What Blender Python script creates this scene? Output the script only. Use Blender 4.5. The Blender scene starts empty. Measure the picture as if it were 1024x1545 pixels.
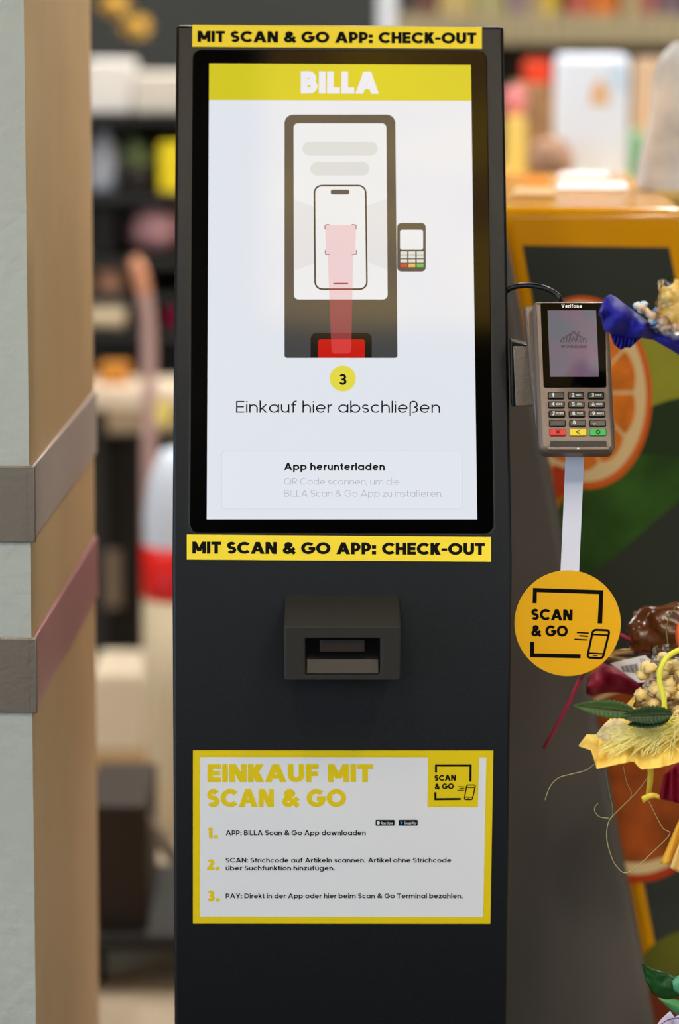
import bpy, math, random
from math import sin, cos, pi, radians as R
from mathutils import Vector as V, Matrix, noise
random.seed(7)
SC = bpy.context.scene
COL = SC.collection

# ------------------------------------------------------------------ camera
F = 4964.13                     # focal length in pixels of a 1024x1545 frame
TH, RO, CZ = 0.15709, 0.00296, 1.58
c_, s_ = cos(RO), sin(RO)
AX = V((c_, s_*sin(TH), s_*cos(TH)))
AY = V((-s_, c_*sin(TH), c_*cos(TH)))
AF = V((0, cos(TH), -sin(TH)))
CAM = V((0, 0, CZ))
cd = bpy.data.cameras.new('camera')
cam = bpy.data.objects.new('camera', cd); COL.objects.link(cam)
cam.matrix_world = Matrix(((AX.x, AY.x, -AF.x, CAM.x), (AX.y, AY.y, -AF.y, CAM.y), (AX.z, AY.z, -AF.z, CAM.z), (0, 0, 0, 1)))
cd.sensor_fit = 'VERTICAL'; cd.sensor_height = 36; cd.sensor_width = 24
cd.lens = 36*F/1545
cd.clip_start = 0.05; cd.clip_end = 60
cd.dof.use_dof = True; cd.dof.focus_distance = 3.60; cd.dof.aperture_fstop = 2.4
SC.camera = cam
SC.view_settings.view_transform = 'Standard'; SC.view_settings.look = 'None'
EXPO = 0.45
SC.view_settings.exposure = EXPO; SC.view_settings.gamma = 1.0; SC.view_settings.use_curve_mapping = False

# ------------------------------------------------------------------ world: daylight from the shop front
w = bpy.data.worlds.new('world'); SC.world = w; w.use_nodes = True
bg = w.node_tree.nodes['Background']
bg.inputs['Color'].default_value = (0.84, 0.93, 1.0, 1); bg.inputs['Strength'].default_value = 0.92
LAMP_STRENGTH = 31.0

# ------------------------------------------------------------------ helpers
def lin(c):
    return tuple(((x/255)/12.92 if x/255 <= .04045 else ((x/255+.055)/1.055)**2.4) for x in c)
def mat(name, rgb, rough=.5, metal=0.0, emit=None, es=1.0, bump=None, spec=.28, coat=0.0, var=None, transl=0.0):
    """procedural material; rgb in 0..255 sRGB. bump=(scale, strength), var=(scale, amount) mottles the colour"""
    m = bpy.data.materials.new(name); m.use_nodes = True
    nt = m.node_tree; b = nt.nodes['Principled BSDF']
    col = lin(rgb)+(1,)
    b.inputs['Base Color'].default_value = col
    b.inputs['Roughness'].default_value = rough
    b.inputs['Metallic'].default_value = metal
    b.inputs['Specular IOR Level'].default_value = spec
    b.inputs['Coat Weight'].default_value = coat
    b.inputs['Coat Roughness'].default_value = .06
    if emit:
        b.inputs['Emission Color'].default_value = lin(emit)+(1,); b.inputs['Emission Strength'].default_value = es
    if bump or var:
        tc = nt.nodes.new('ShaderNodeTexCoord')
    if bump:
        n = nt.nodes.new('ShaderNodeTexNoise'); n.inputs['Scale'].default_value = bump[0]; n.inputs['Detail'].default_value = 5
        bp = nt.nodes.new('ShaderNodeBump'); bp.inputs['Strength'].default_value = bump[1]; bp.inputs['Distance'].default_value = .004
        nt.links.new(tc.outputs['Object'], n.inputs['Vector']); nt.links.new(n.outputs['Fac'], bp.inputs['Height'])
        nt.links.new(bp.outputs['Normal'], b.inputs['Normal'])
    if var:
        n2 = nt.nodes.new('ShaderNodeTexNoise'); n2.inputs['Scale'].default_value = var[0]; n2.inputs['Detail'].default_value = 4
        rp = nt.nodes.new('ShaderNodeValToRGB')
        a = var[1]
        rp.color_ramp.elements[0].position = .3; rp.color_ramp.elements[1].position = .7
        rp.color_ramp.elements[0].color = tuple(x*(1-a) for x in col[:3])+(1,)
        rp.color_ramp.elements[1].color = tuple(min(1, x*(1+a)) for x in col[:3])+(1,)
        nt.links.new(tc.outputs['Object'], n2.inputs['Vector']); nt.links.new(n2.outputs['Fac'], rp.inputs['Fac'])
        nt.links.new(rp.outputs['Color'], b.inputs['Base Color'])
    if transl:
        t = nt.nodes.new('ShaderNodeBsdfTranslucent'); t.inputs['Color'].default_value = col
        mx = nt.nodes.new('ShaderNodeMixShader'); mx.inputs['Fac'].default_value = transl
        out = nt.nodes['Material Output']
        nt.links.new(b.outputs['BSDF'], mx.inputs[1]); nt.links.new(t.outputs['BSDF'], mx.inputs[2]); nt.links.new(mx.outputs['Shader'], out.inputs['Surface'])
    return m

def at(px, py, Y):
    """the point at world depth Y that a photo pixel looks at"""
    a, b = px-512, py-772.5
    d = AX*(a/F) - AY*(b/F) + AF
    return CAM + d*(Y/d.y)

class Plane:
    """a real plane in the place; pixels are cast on to it"""
    def __init__(s, o, u, v):
        s.o, s.u, s.v = V(o), V(u).normalized(), V(v).normalized()
        s.n = s.u.cross(s.v).normalized()
        if s.n.dot(CAM-s.o) < 0: s.n = -s.n
    def P(s, px, py, off=0.0):
        a, b = px-512, py-772.5
        d = AX*(a/F) - AY*(b/F) + AF
        o = s.o
        t = (o-CAM).dot(s.n)/d.dot(s.n)
        return CAM + d*t + s.n*off

class MB:
    def __init__(s): s.v, s.f, s.mi, s.sm = [], [], [], []
    def face(s, pts, mi=0, smooth=False):
        k = len(s.v); s.v += [V(p) for p in pts]; s.f.append(tuple(range(k, k+len(pts)))); s.mi.append(mi); s.sm.append(smooth)
    def grid(s, rows, mi=0, smooth=True, closed=False):
        k = len(s.v); n = len(rows[0])
        for r in rows: s.v += [V(p) for p in r]
        for i in range(len(rows)-1):
            for j in range(n if closed else n-1):
                j2 = (j+1) % n
                s.f.append((k+i*n+j, k+i*n+j2, k+(i+1)*n+j2, k+(i+1)*n+j)); s.mi.append(mi); s.sm.append(smooth)
    def prism(s, poly, off, mi=0):
        """closed solid between a polygon and the same polygon moved by off"""
        off = V(off); a = [V(p) for p in poly]; b = [p+off for p in a]; n = len(a); k = len(s.v)
        s.v += a+b
        s.f.append(tuple(range(k, k+n))); s.f.append(tuple(range(k+2*n-1, k+n-1, -1))); s.mi += [mi]*2; s.sm += [False]*2
        for i in range(n):
            j = (i+1) % n
            s.f.append((k+i, k+n+i, k+n+j, k+j)); s.mi.append(mi); s.sm.append(False)
    def box(s, x0, x1, y0, y1, z0, z1, mi=0):
        s.prism([(x0, y0, z0), (x1, y0, z0), (x1, y1, z0), (x0, y1, z0)], (0, 0, z1-z0), mi)
    def tube(s, path, r, n=10, mi=0, caps=True, flat=None):
        path = [V(p) for p in path]; rows = []
        up = V((0.13, 0.2, 1)).normalized(); prev = None
        for i, p in enumerate(path):
            t = (path[min(i+1, len(path)-1)]-path[max(i-1, 0)]).normalized()
            a = t.cross(up if prev is None else prev)
            a = t.cross(up) if a.length < 1e-4 else a
            if prev is not None: a = (prev - t*prev.dot(t))
            a.normalize(); b = t.cross(a); prev = a
            rr = r(i/(len(path)-1)) if callable(r) else r
            rows.append([p + a*cos(2*pi*k/n)*rr + b*sin(2*pi*k/n)*rr*(flat or 1) for k in range(n)])
        s.grid(rows, mi, True, True)
        if caps: s.face(rows[0][::-1], mi); s.face(rows[-1], mi)
    def lathe(s, c, prof, n=24, mi=0):
        c = V(c)
        s.grid([[c+V((r*cos(2*pi*k/n), r*sin(2*pi*k/n), z)) for k in range(n)] for r, z in prof], mi, True, True)
    def blob(s, c, rx, ry, rz, n=16, amp=0.0, fr=1.0, mi=0, seed=0.0):
        c = V(c); rows = []
        for i in range(n+1):
            ph = pi*i/n
            row = []
            for k in range(2*n):
                a = 2*pi*k/(2*n)
                d = V((sin(ph)*cos(a), sin(ph)*sin(a), cos(ph)))
                f = 1+amp*noise.noise(d*fr+V((seed, seed*.7, 1.3)))
                row.append(c+V((d.x*rx*f, d.y*ry*f, d.z*rz*f)))
            rows.append(row)
        s.grid(rows, mi, True, True)
    def build(s, name, mats, parent=None, bevel=None, seg=3, solid=None, sub=None):
        me = bpy.data.meshes.new(name)
        inv = root_of(parent).matrix_basis.inverted() if parent else Matrix()
        me.from_pydata([inv @ p for p in s.v], [], s.f)
        if not isinstance(mats, (list, tuple)): mats = [mats]
        for m in mats: me.materials.append(m)
        me.polygons.foreach_set('material_index', s.mi); me.polygons.foreach_set('use_smooth', s.sm)
        me.update()
        o = bpy.data.objects.new(name, me); COL.objects.link(o)
        if parent: o.parent = parent
        if bevel:
            m = o.modifiers.new('bevel', 'BEVEL'); m.width = bevel; m.segments = seg; m.limit_method = 'ANGLE'; m.angle_limit = R(35); m.harden_normals = False
            for p in me.polygons: p.use_smooth = True
            me.set_sharp_from_angle(angle=R(35)) if hasattr(me, 'set_sharp_from_angle') else None
        if sub: m = o.modifiers.new('sub', 'SUBSURF'); m.levels = sub; m.render_levels = sub
        if solid: m = o.modifiers.new('solid', 'SOLIDIFY'); m.thickness = solid; m.offset = 0
        return o
def root_of(o):
    while o.parent: o = o.parent
    return o
def thing(name, label, cat, loc=(0, 0, 0), rz=0.0, group=None):
    o = bpy.data.objects.new(name, None); COL.objects.link(o)
    o.empty_display_size = .05
    o.matrix_basis = Matrix.Translation(V(loc)) @ Matrix.Rotation(rz, 4, 'Z')
    o['label'] = label; o['category'] = cat
    if group: o['group'] = group
    return o
def tag(o, label, cat, group=None, kind=None):
    o['label'] = label; o['category'] = cat
    if group: o['group'] = group
    if kind: o['kind'] = kind
    return o
def struct(o, label=None):
    o['kind'] = 'structure'
    if label: o['label'] = label
    return o

# flat shapes in pixels -> lists of polygons
def rrect(c, r, n=6):
    """rounded quad from corners TL TR BR BL (pixels); r one radius or four"""
    rs = r if isinstance(r, (list, tuple)) else [r]*4
    out = []
    for i in range(4):
        p, a, b = V(c[i]), V(c[i-1]), V(c[(i+1) % 4])
        if rs[i] < .01: out.append(tuple(p)); continue
        da, db = (a-p).normalized(), (b-p).normalized()
        p0, p1 = p+da*rs[i], p+db*rs[i]
        ce = p+da*rs[i]+db*rs[i]
        for k in range(n+1):
            t = k/n*pi/2
            q = ce - db*rs[i]*cos(t) - da*rs[i]*sin(t)
            out.append(tuple(q))
    return out
def rect(x0, y0, x1, y1): return [(x0, y0), (x1, y0), (x1, y1), (x0, y1)]
def ell(cx, cy, rx, ry, n=48, rot=0, a0=0, a1=360):
    out = []
    for k in range(n+(0 if a1-a0 == 360 else 1)):
        t = R(a0+(a1-a0)*k/n); x, y = rx*cos(t), ry*sin(t)
        out.append((cx+x*cos(rot)-y*sin(rot), cy+x*sin(rot)+y*cos(rot)))
    return out
def stroke(pts, w, closed=False):
    """polyline -> quads with mitred joints"""
    P = [V(p).to_2d() for p in pts]; n = len(P); L, Rr = [], []
    for i in range(n):
        a = P[i-1] if (i > 0 or closed) else None
        b = P[(i+1) % n] if (i < n-1 or closed) else None
        d1 = (P[i]-a).normalized() if a is not None else None
        d2 = (b-P[i]).normalized() if b is not None else None
        if d1 is None: d1 = d2
        if d2 is None: d2 = d1
        n1, n2 = V((-d1.y, d1.x)), V((-d2.y, d2.x))
        m = n1+n2
        if m.length < 1e-6: m = n1
        m.normalize(); k = (w/2)/max(.45, m.dot(n1))
        L.append(P[i]+m*k); Rr.append(P[i]-m*k)
    q = []
    for i in range(n if closed else n-1):
        j = (i+1) % n
        q.append([L[i], L[j], Rr[j], Rr[i]])
    return q

# ------------------------------------------------------------------ a geometric sans drawn with strokes
XH, ASC, DSC = .72, 1.04, -.27
def arc(cx, cy, rx, ry, a0, a1, n=14):
    return [(cx+rx*cos(R(a0+(a1-a0)*k/n)), cy+ry*sin(R(a0+(a1-a0)*k/n))) for k in range(n+1)]
def glyph(ch, w):
    h = w/2; sw = w*1.10
    q = []
    S = lambda pts, closed=False: q.extend(stroke(pts, w, closed))
    B = lambda x0, y0, x1, y1: q.append(rect(x0, y0, x1, y1))
    D = lambda x0, y0, x1, y1, k=1.1: q.append([(x0-w*k/2, y0), (x0+w*k/2, y0), (x1+w*k/2, y1), (x1-w*k/2, y1)])
    def bowl(y0, y1, xr):
        r = (y1-y0)/2
        S([(h, y1)]+arc(xr-h-r, (y0+y1)/2, r, r, 90, -90)+[(h, y0)])
    def ring(cx, cy, rx, ry): S(arc(cx, cy, rx, ry, 0, 360, 28)[:-1], True)
    def ess(W, H, y=0):
        r = (H-w)/4; cx = W/2; rx = W/2-h
        S(arc(cx, y+H-h-r, rx, r, 28, 270)+arc(cx, y+h+r, rx, r, 90, -152)[1:])
    def arch(x, W):
        r = W/2-h; ry = min(r, XH*.5)
        S(arc(x+W/2, XH-h-ry, r, ry, 180, 0)+[(x+W-h, 0)])
    if ch == 'A': W = .84+w*.45; D(sw/2, 0, W/2, 1, 1.15); D(W-sw/2, 0, W/2, 1, 1.15); B(W*.24, .2, W*.76, .2+w*.85)
    elif ch == 'B': W = .70; B(0, 0, w, 1); bowl(.52, 1-h, .65); bowl(h, .52, .70)
    elif ch == 'C': W = .88; S(arc(.5, .5, .5-h, .5-h, 42, 318, 24))
    elif ch == 'D': W = .84; B(0, 0, w, 1); bowl(h, 1-h, .84)
    elif ch == 'E': W = .60; B(0, 0, w, 1); B(0, 1-w, W, 1); B(0, .5-h, W*.94, .5+h); B(0, 0, W, w)
    elif ch == 'F': W = .58; B(0, 0, w, 1); B(0, 1-w, W, 1); B(0, .46-h, W*.94, .46+h)
    elif ch == 'G': W = .97; S(arc(.5, .5, .5-h, .5-h, 45, 355, 26)); B(.52, .47-h, .99, .47+h)
    elif ch == 'H': W = .74; B(0, 0, w, 1); B(W-w, 0, W, 1); B(0, .5-h, W, .5+h)
    elif ch == 'I': W = w; B(0, 0, w, 1)
    elif ch == 'J': W = .5; S([(W-h, 1)]+arc(W/2, W/2, W/2-h, W/2-h, 0, -150))
    elif ch == 'K': W = .70; B(0, 0, w, 1); D(w*.8, .36, W-sw*.6, 1, 1.35); D(W-sw*.55, 0, w*1.15, .62, 1.4)
    elif ch == 'L': W = .54; B(0, 0, w, 1); B(0, 0, W, w)
    elif ch == 'M': W = .94; B(0, 0, w, 1); B(W-w, 0, W, 1); D(W/2, .2, h*1.1, 1, 1.1); D(W/2, .2, W-h*1.1, 1, 1.1)
    elif ch == 'N': W = .78; B(0, 0, w, 1); B(W-w, 0, W, 1); D(W-h*1.2, 0, h*1.2, 1, 1.2)
    elif ch == 'O': W = 1.0; ring(.5, .5, .5-h, .5-h)
    elif ch == 'P': W = .66; B(0, 0, w, 1); bowl(.36, 1-h, .66)
    elif ch == 'Q': W = 1.0; ring(.5, .5, .5-h, .5-h); D(.93, -.02, .62, .3, 1.3)
    elif ch == 'R': W = .68; B(0, 0, w, 1); bowl(.4, 1-h, .66); D(W-sw*.5, 0, .36, .42, 1.3)
    elif ch == 'S': W = .64; ess(.64, 1)
    elif ch == 'T': W = .68; B(0, 1-w, W, 1); B(W/2-h, 0, W/2+h, 1)
    elif ch == 'U': W = .74; r = W/2-h; S([(h, 1)]+arc(W/2, r+h, r, r, 180, 360)+[(W-h, 1)])
    elif ch == 'V': W = .86; D(W/2, 0, sw/2, 1); D(W/2, 0, W-sw/2, 1)
    elif ch == 'W': W = 1.24; D(W*.28, 0, sw/2, 1); D(W*.28, 0, W/2, 1); D(W*.72, 0, W/2, 1); D(W*.72, 0, W-sw/2, 1)
    elif ch == 'X': W = .76; D(sw/2, 0, W-sw/2, 1, 1.25); D(W-sw/2, 0, sw/2, 1, 1.25)
    elif ch == 'Y': W = .78; D(W/2, .4, sw/2, 1, 1.2); D(W/2, .4, W-sw/2, 1, 1.2); B(W/2-h, 0, W/2+h, .45)
    elif ch == 'Z': W = .66; B(0, 1-w, W, 1); B(0, 0, W, w); D(sw*.7, w*.5, W-sw*.7, 1-w*.5, 1.3)
    elif ch == '&':
        W = .86; r1 = max(.12, .245-h); r2 = max(.15, .30-h)
        S([(.84, .03), (.26, .62)]+arc(.40, 1-h-r1, .20-h*.3, r1, 205, -40)+arc(.34, h+r2, .33-h, r2, 118, 318)+[(.82, .50)])
    elif ch == '0': W = .68; ring(.34, .5, .34-h, .5-h)
    elif ch == '1': W = .26+w*.4; B(W-w, 0, W, 1); D(w*.3, .74, W-h, 1-h*.2, 1.0)
    elif ch == '2': W = .60; r = .30-h; S(arc(.30, 1-h-r, r, r, 165, -35)+[(h*1.2, h)]); B(0, 0, W, w)
    elif ch == '3': W = .60; r = (1-w)/4; S(arc(.29, 1-h-r, .28-h, r, 160, -90)+[(.2, .5)]); S([(.2, .5)]+arc(.30, h+r, .30-h, r, 90, -165))
    elif ch == '4': W = .70; B(.44, 0, .44+w, 1); B(0, .2, W, .2+w); D(sw*.5, .2+h, .46, 1, 1.0)
    elif ch == '5': W = .60; r = .31-h; S([(W-.04, 1-h), (.1+h, 1-h), (.08+h, .55)]+arc(.29, h+r, .31-h, r, 105, -150))
    elif ch == '6': W = .64; r = .33-h; ring(.32, .33, .32-h, r); D(h, .36, .42, 1, 1.0)
    elif ch == '7': W = .60; B(0, 1-w, W, 1); D(.2, 0, W-sw*.5, 1-h, 1.1)
    elif ch == '8': W = .62; r = (1-w)/4; ring(.31, 1-h-r, .28-h, r); ring(.31, h+r, .31-h, r)
    elif ch == '9': W = .64; r = .33-h; ring(.32, .67, .32-h, r); D(.22, 0, .64-h, .64, 1.0)
    elif ch in 'adgqbpo':
        W = .74; ring(W/2, XH/2, W/2-h, XH/2-h)
        if ch == 'a': B(W-w, 0, W, XH)
        if ch == 'd': B(W-w, 0, W, ASC)
        if ch == 'b': B(0, 0, w, ASC)
        if ch == 'p': B(0, DSC, w, XH)
        if ch == 'q': B(W-w, DSC, W, XH)
        if ch == 'g': S([(W-h, XH), (W-h, -.02)]+arc(W/2, -.02, W/2-h, .26-h, 0, -150))
    elif ch == 'c': W = .64; S(arc(.36, XH/2, .36-h, XH/2-h, 45, 315))
    elif ch == 'e': W = .72; S([(h, XH/2), (W-h, XH/2)]); S(arc(W/2, XH/2, W/2-h, XH/2-h, 0, 315, 22))
    elif ch == 'f': W = .40; S([(.1+h, 0), (.1+h, .8)]+arc(.1+h+.2, .82, .2, ASC-h-.82, 180, 75)); B(0, XH-w*.9, .36, XH)
    elif ch == 'h': W = .62; B(0, 0, w, ASC); arch(0, W)
    elif ch == 'i': W = w; B(0, 0, w, XH); q.append(arc(h, .93, h*1.2, h*1.2, 0, 345, 12))
    elif ch == 'j': W = w; B(0, DSC, w, XH); q.append(arc(h, .93, h*1.2, h*1.2, 0, 345, 12))
    elif ch == 'k': W = .56; B(0, 0, w, ASC); D(w*.8, .26, W-sw*.6, XH, 1.3); D(W-sw*.5, 0, w*1.3, .44, 1.3)
    elif ch == 'l': W = w; B(0, 0, w, ASC)
    elif ch == 'm': W = 1.06; B(0, 0, w, XH); arch(0, .53+h); arch(.53-h, .53+h)
    elif ch == 'n': W = .62; B(0, 0, w, XH); arch(0, W)
    elif ch == 'r': W = .36; B(0, 0, w, XH); S(arc(h+.24, XH-h-.26, .24, .26, 180, 78))
    elif ch == 's': W = .50; ess(.50, XH)
    elif ch == 't': W = .38; S([(.1+h, .93), (.1+h, .2)]+arc(.1+h+.16, .16+h*.6, .16, .16-h*.4, 180, 280, 8)); B(0, XH-w*.9, .36, XH)
    elif ch in 'uü':
        W = .62; r = W/2-h; S([(h, XH)]+arc(W/2, r+h, r, r, 180, 360)+[(W-h, XH)]); B(W-w, 0, W, XH)
        if ch == 'ü':
            for x in (.2, .44): q.append(arc(x, .91, h*1.1, h*1.1, 0, 345, 12))
    elif ch == 'v': W = .62; D(W/2, 0, sw/2, XH); D(W/2, 0, W-sw/2, XH)
    elif ch == 'w': W = .96; D(W*.28, 0, sw/2, XH); D(W*.28, 0, W/2, XH); D(W*.72, 0, W/2, XH); D(W*.72, 0, W-sw/2, XH)
    elif ch == 'x': W = .58; D(sw/2, 0, W-sw/2, XH, 1.2); D(W-sw/2, 0, sw/2, XH, 1.2)
    elif ch == 'y': W = .62; D(W/2, 0, sw/2, XH); D(W/2-.14, DSC, W-sw/2, XH)
    elif ch == 'z': W = .54; B(0, XH-w, W, XH); B(0, 0, W, w); D(sw*.6, w*.5, W-sw*.6, XH-w*.5, 1.2)
    elif ch == 'ß':
        W = .62; S([(h, DSC), (h, .72)]+arc(.29, .76, .29-h, ASC-h-.76, 180, 0)+arc(.32, .62, .24, .12, 10, -90, 6)); S(arc(.30, .25+h*.5, .32-h, .25-h*.5, 88, -110))
    elif ch == '.': W = w*1.1; B(0, 0, w*1.1, w*1.1)
    elif ch == ',': W = w*1.1; D(w*.2, -.14, w*.6, w*1.1, 1.0)
    elif ch == ':': W = w*1.15; B(0, 0, w*1.15, w*1.15); B(0, .48, w*1.15, .48+w*1.15)
    elif ch == '-': W = .40; B(0, .44-h*.85, W, .44+h*.85)
    else: W = .34
    return q, W
def text(s, p0, p1, cap, wgt, gap=None):
    """polygons (pixels) of a line of lettering from p0 to p1 along the baseline"""
    gap = (.085 if gap is None else gap)
    x = 0; parts = []
    for ch in s:
        if ch == ' ': x += .41-gap; continue
        q, W = glyph(ch, wgt); parts.append((x, q)); x += W+gap
    tot = x-gap
    p0, p1 = V(p0), V(p1); d = (p1-p0)/tot; up = V((d.y, -d.x)).normalized()*cap
    return [[tuple(p0+d*(x+V(p).x)+up*V(p).y) for p in poly] for x, q in parts for poly in q]
def shapes(mb, pl, polys, off, mi=0):
    for i, p in enumerate(polys): mb.face([pl.P(x, y, off+(i % 14)*6e-6) for x, y in p], mi)
    return mb
def flat(name, pl, polys, off, m, parent):
    o = shapes(MB(), pl, polys, off).build(name, m, parent)
    return o
def slab(name, pl, poly, n0, n1, m, parent, bevel=None, seg=3):
    mb = MB(); mb.prism([pl.P(x, y, 0)+pl.n*n0 for x, y in poly], pl.n*(n1-n0))
    return mb.build(name, m, parent, bevel=bevel, seg=seg)
def affine(src, dst):
    (a, b, c), (A, B_, C) = src, dst
    M2 = Matrix(((b[0]-a[0], c[0]-a[0]), (b[1]-a[1], c[1]-a[1]))).inverted()
    D2 = Matrix(((B_[0]-A[0], C[0]-A[0]), (B_[1]-A[1], C[1]-A[1])))
    T = D2 @ M2
    return lambda p: tuple(T @ V((p[0]-a[0], p[1]-a[1])) + V(A))

# ------------------------------------------------------------------ materials
M = {}
M['plaster'] = mat('grey plaster', (176, 178, 168), .85, bump=(55, .9), var=(3, .05))
M['tan'] = mat('tan laminate', (192, 164, 122), .5, var=(6, .06))
M['steel'] = mat('brushed steel plate', (150, 138, 124), .38, .75, bump=(160, .12))
M['steel_side'] = mat('bright reflection steel plate', (204, 190, 184), .30, .2)  # paler, less metallic base: bright reflections put into the colour
M['steel_pink'] = mat('pink reflection steel plate', (186, 128, 136), .30, .2)  # pink tint stands in for red reflections in the steel
M['body'] = mat('anthracite powder coat', (5, 8, 11), .37, bump=(900, .12), spec=.30)
M['glass'] = mat('black display glass', (1, 1, 1), .06, spec=.38)
M['black'] = mat('black plastic', (10, 10, 11), .4)
M['yellow_label'] = mat('yellow label', (246, 218, 40), .5)
M['ink'] = mat('black ink', (5, 5, 5), .6, spec=.08)
M['paper'] = mat('white poster paper', (226, 226, 228), .55)
M['poster_yellow'] = mat('poster yellow', (228, 200, 14), .5)
M['scan'] = mat('scanner housing', (52, 50, 47), .4, 0, bump=(700, .12), spec=.12)
M['scan_glass'] = mat('scanner window', (24, 20, 18), .2)
M['scan_in'] = mat('scanner optics', (46, 39, 34), .4)
def scr(name, rgb, base=(3, 3, 3)): return mat(name, base, .07, emit=rgb, es=.95/2**EXPO, spec=1.0)
M['s_white'] = scr('screen white', (229, 233, 241))
M['s_card'] = scr('screen card', (231, 235, 243))
M['s_line'] = scr('screen card edge', (219, 222, 230))
M['s_yellow'] = scr('screen yellow', (214, 203, 34))
M['s_logo'] = scr('screen logo white', (232, 234, 244))
M['s_badge'] = scr('screen badge yellow', (232, 221, 74))
M['s_dark'] = scr('screen grey', (66, 68, 70))
M['s_black'] = scr('screen black', (16, 18, 20))
M['s_face'] = scr('screen pale', (232, 236, 240))
M['s_pill'] = scr('screen pill', (216, 219, 220))
M['s_faint'] = scr('screen faint grey', (223, 225, 229))
M['s_red'] = scr('screen red', (200, 20, 14))
M['s_grey'] = scr('screen grey letters', (186, 188, 194))
M['s_key'] = scr('screen key', (220, 222, 216))
M['s_green'] = scr('screen green', (92, 196, 84))
M['s_amber'] = scr('screen amber', (228, 190, 84))
M['s_kred'] = scr('screen key red', (206, 62, 44))
M['s_plum'] = scr('screen plum', (112, 28, 58))
def beam_mat():
    m = bpy.data.materials.new('screen red beam'); m.use_nodes = True; nt = m.node_tree; nt.nodes.clear()
    e = nt.nodes.new('ShaderNodeEmission'); e.inputs['Color'].default_value = lin((243, 104, 104))+(1,); e.inputs['Strength'].default_value = 1/2**EXPO
    t = nt.nodes.new('ShaderNodeBsdfTransparent'); x = nt.nodes.new('ShaderNodeMixShader'); x.inputs['Fac'].default_value = .29
    o = nt.nodes.new('ShaderNodeOutputMaterial')
    nt.links.new(t.outputs[0], x.inputs[1]); nt.links.new(e.outputs[0], x.inputs[2]); nt.links.new(x.outputs[0], o.inputs[0])
    return m
M['beam'] = beam_mat()

# ------------------------------------------------------------------ the setting
mb = MB(); mb.box(-9, 9, -14, 10, -.1, 0)
M['floor'] = mat('floor tile', (176, 160, 136), .45, var=(1.2, .12))
struct(mb.build('floor', M['floor']))
mb = MB(); mb.box(-1.3, 1.4, -5.0, 3.1, .001, .012)
tag(mb.build('dark_reflection_mat', mat('black ribbed mat', (24, 24, 25), .9, bump=(300, .5)), bevel=.004), 'black mat added on the floor to darken reflections in the kiosk', 'mat')  # out of view, added so the lower kiosk panel reflects something dark
M['side'] = mat('side wall', (110, 108, 102), .8)
mb = MB(); mb.box(3.4, 3.5, 2.6, 9.6, 0, 3.3); struct(mb.build('wall_right', M['side']))  # unseen wall, added to block low light from the right
mb = MB(); mb.box(-3.3, -3.2, 5.0, 9.6, 0, 3.3); struct(mb.build('wall_left_rear', M['side']))  # unseen wall, added to darken the rear of the room
mb = MB(); mb.box(-4, 5, 9.6, 9.8, 0, 3.3)
M['wall'] = mat('dark grey wall', (50, 52, 51), .8, var=(.6, .12))
struct(mb.build('wall_back', M['wall']))
mb = MB(); mb.box(-4, 5, -1.2, 9.8, 3.3, 3.4)
M['ceil'] = mat('ceiling', (56, 55, 54), .9)
struct(mb.build('ceiling', M['ceil']))

mb = MB(); mb.box(-9, 9, -6.1, -6.0, 0, 1.9); struct(mb.build('blocker_front', mat('dark light blocker', (58, 58, 58), .8)))  # low unseen wall added behind the camera to block horizon light
# unseen glowing pane, added left of the camera for cool edge light
mb = MB(); mb.box(-4.02, -4.0, -3.0, 3.0, .3, 2.9)
struct(mb.build('glow_pane_1', mat('added cool light pane', (230, 240, 255), .3, emit=(190, 222, 255), es=2.4)), 'tall glowing pane added left of the aisle for cool light')
mb = MB()
for a_, b_ in ((-3.05, -3.0), (-1.03, -.97), (.97, 1.03), (3.0, 3.05)): mb.box(-4.0, -3.95, a_, b_, .25, 2.95)
mb.box(-4.0, -3.95, -3.05, 3.05, .25, .30); mb.box(-4.0, -3.95, -3.05, 3.05, 2.9, 2.95)
struct(mb.build('trim_5', mat('added pane frame', (120, 122, 124), .5)), 'grey added pane frame')
# ceiling lamps
M['lamp'] = mat('lamp diffuser', (255, 255, 255), .5, emit=(255, 240, 218), es=LAMP_STRENGTH)
M['lamp_far'] = mat('far lamp diffuser', (255, 255, 255), .5, emit=(255, 250, 243), es=LAMP_STRENGTH*1.3)
M['lamp_body'] = mat('lamp housing', (200, 200, 200), .5)
LP = [(1.02, 1.3, .20, 1.7), (-.50, 1.3, .16, 1.7), (-1.6, 6.3, .25, 1.6), (.9, 5.6, .25, 1.6), (2.4, 7.2, .25, 1.6), (-.2, 8.2, .25, 1.6)]
WHERE = ['over the right side of the kiosk aisle', 'over the plaster pillar', 'over the dark goods rack', 'over the yellow fruit counter', 'over the tall tan shelf', 'near the dark back wall']
for (x, y, wx, ly), wh in zip(LP, WHERE):
    t = thing('ceiling_lamp', 'white linear ceiling lamp '+wh, 'lamp', (x, y, 3.3), 0, 'linear ceiling lamps')
    mb = MB(); mb.box(x-wx/2-.02, x+wx/2+.02, y-ly/2-.02, y+ly/2+.02, 3.24, 3.30); mb.build('housing', M['lamp_body'], t)
    mb = MB(); mb.box(x-wx/2, x+wx/2, y-ly/2, y+ly/2, 3.225, 3.2405); mb.build('diffuser', M['lamp'] if y < 3 else M['lamp_far'], t)
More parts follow.
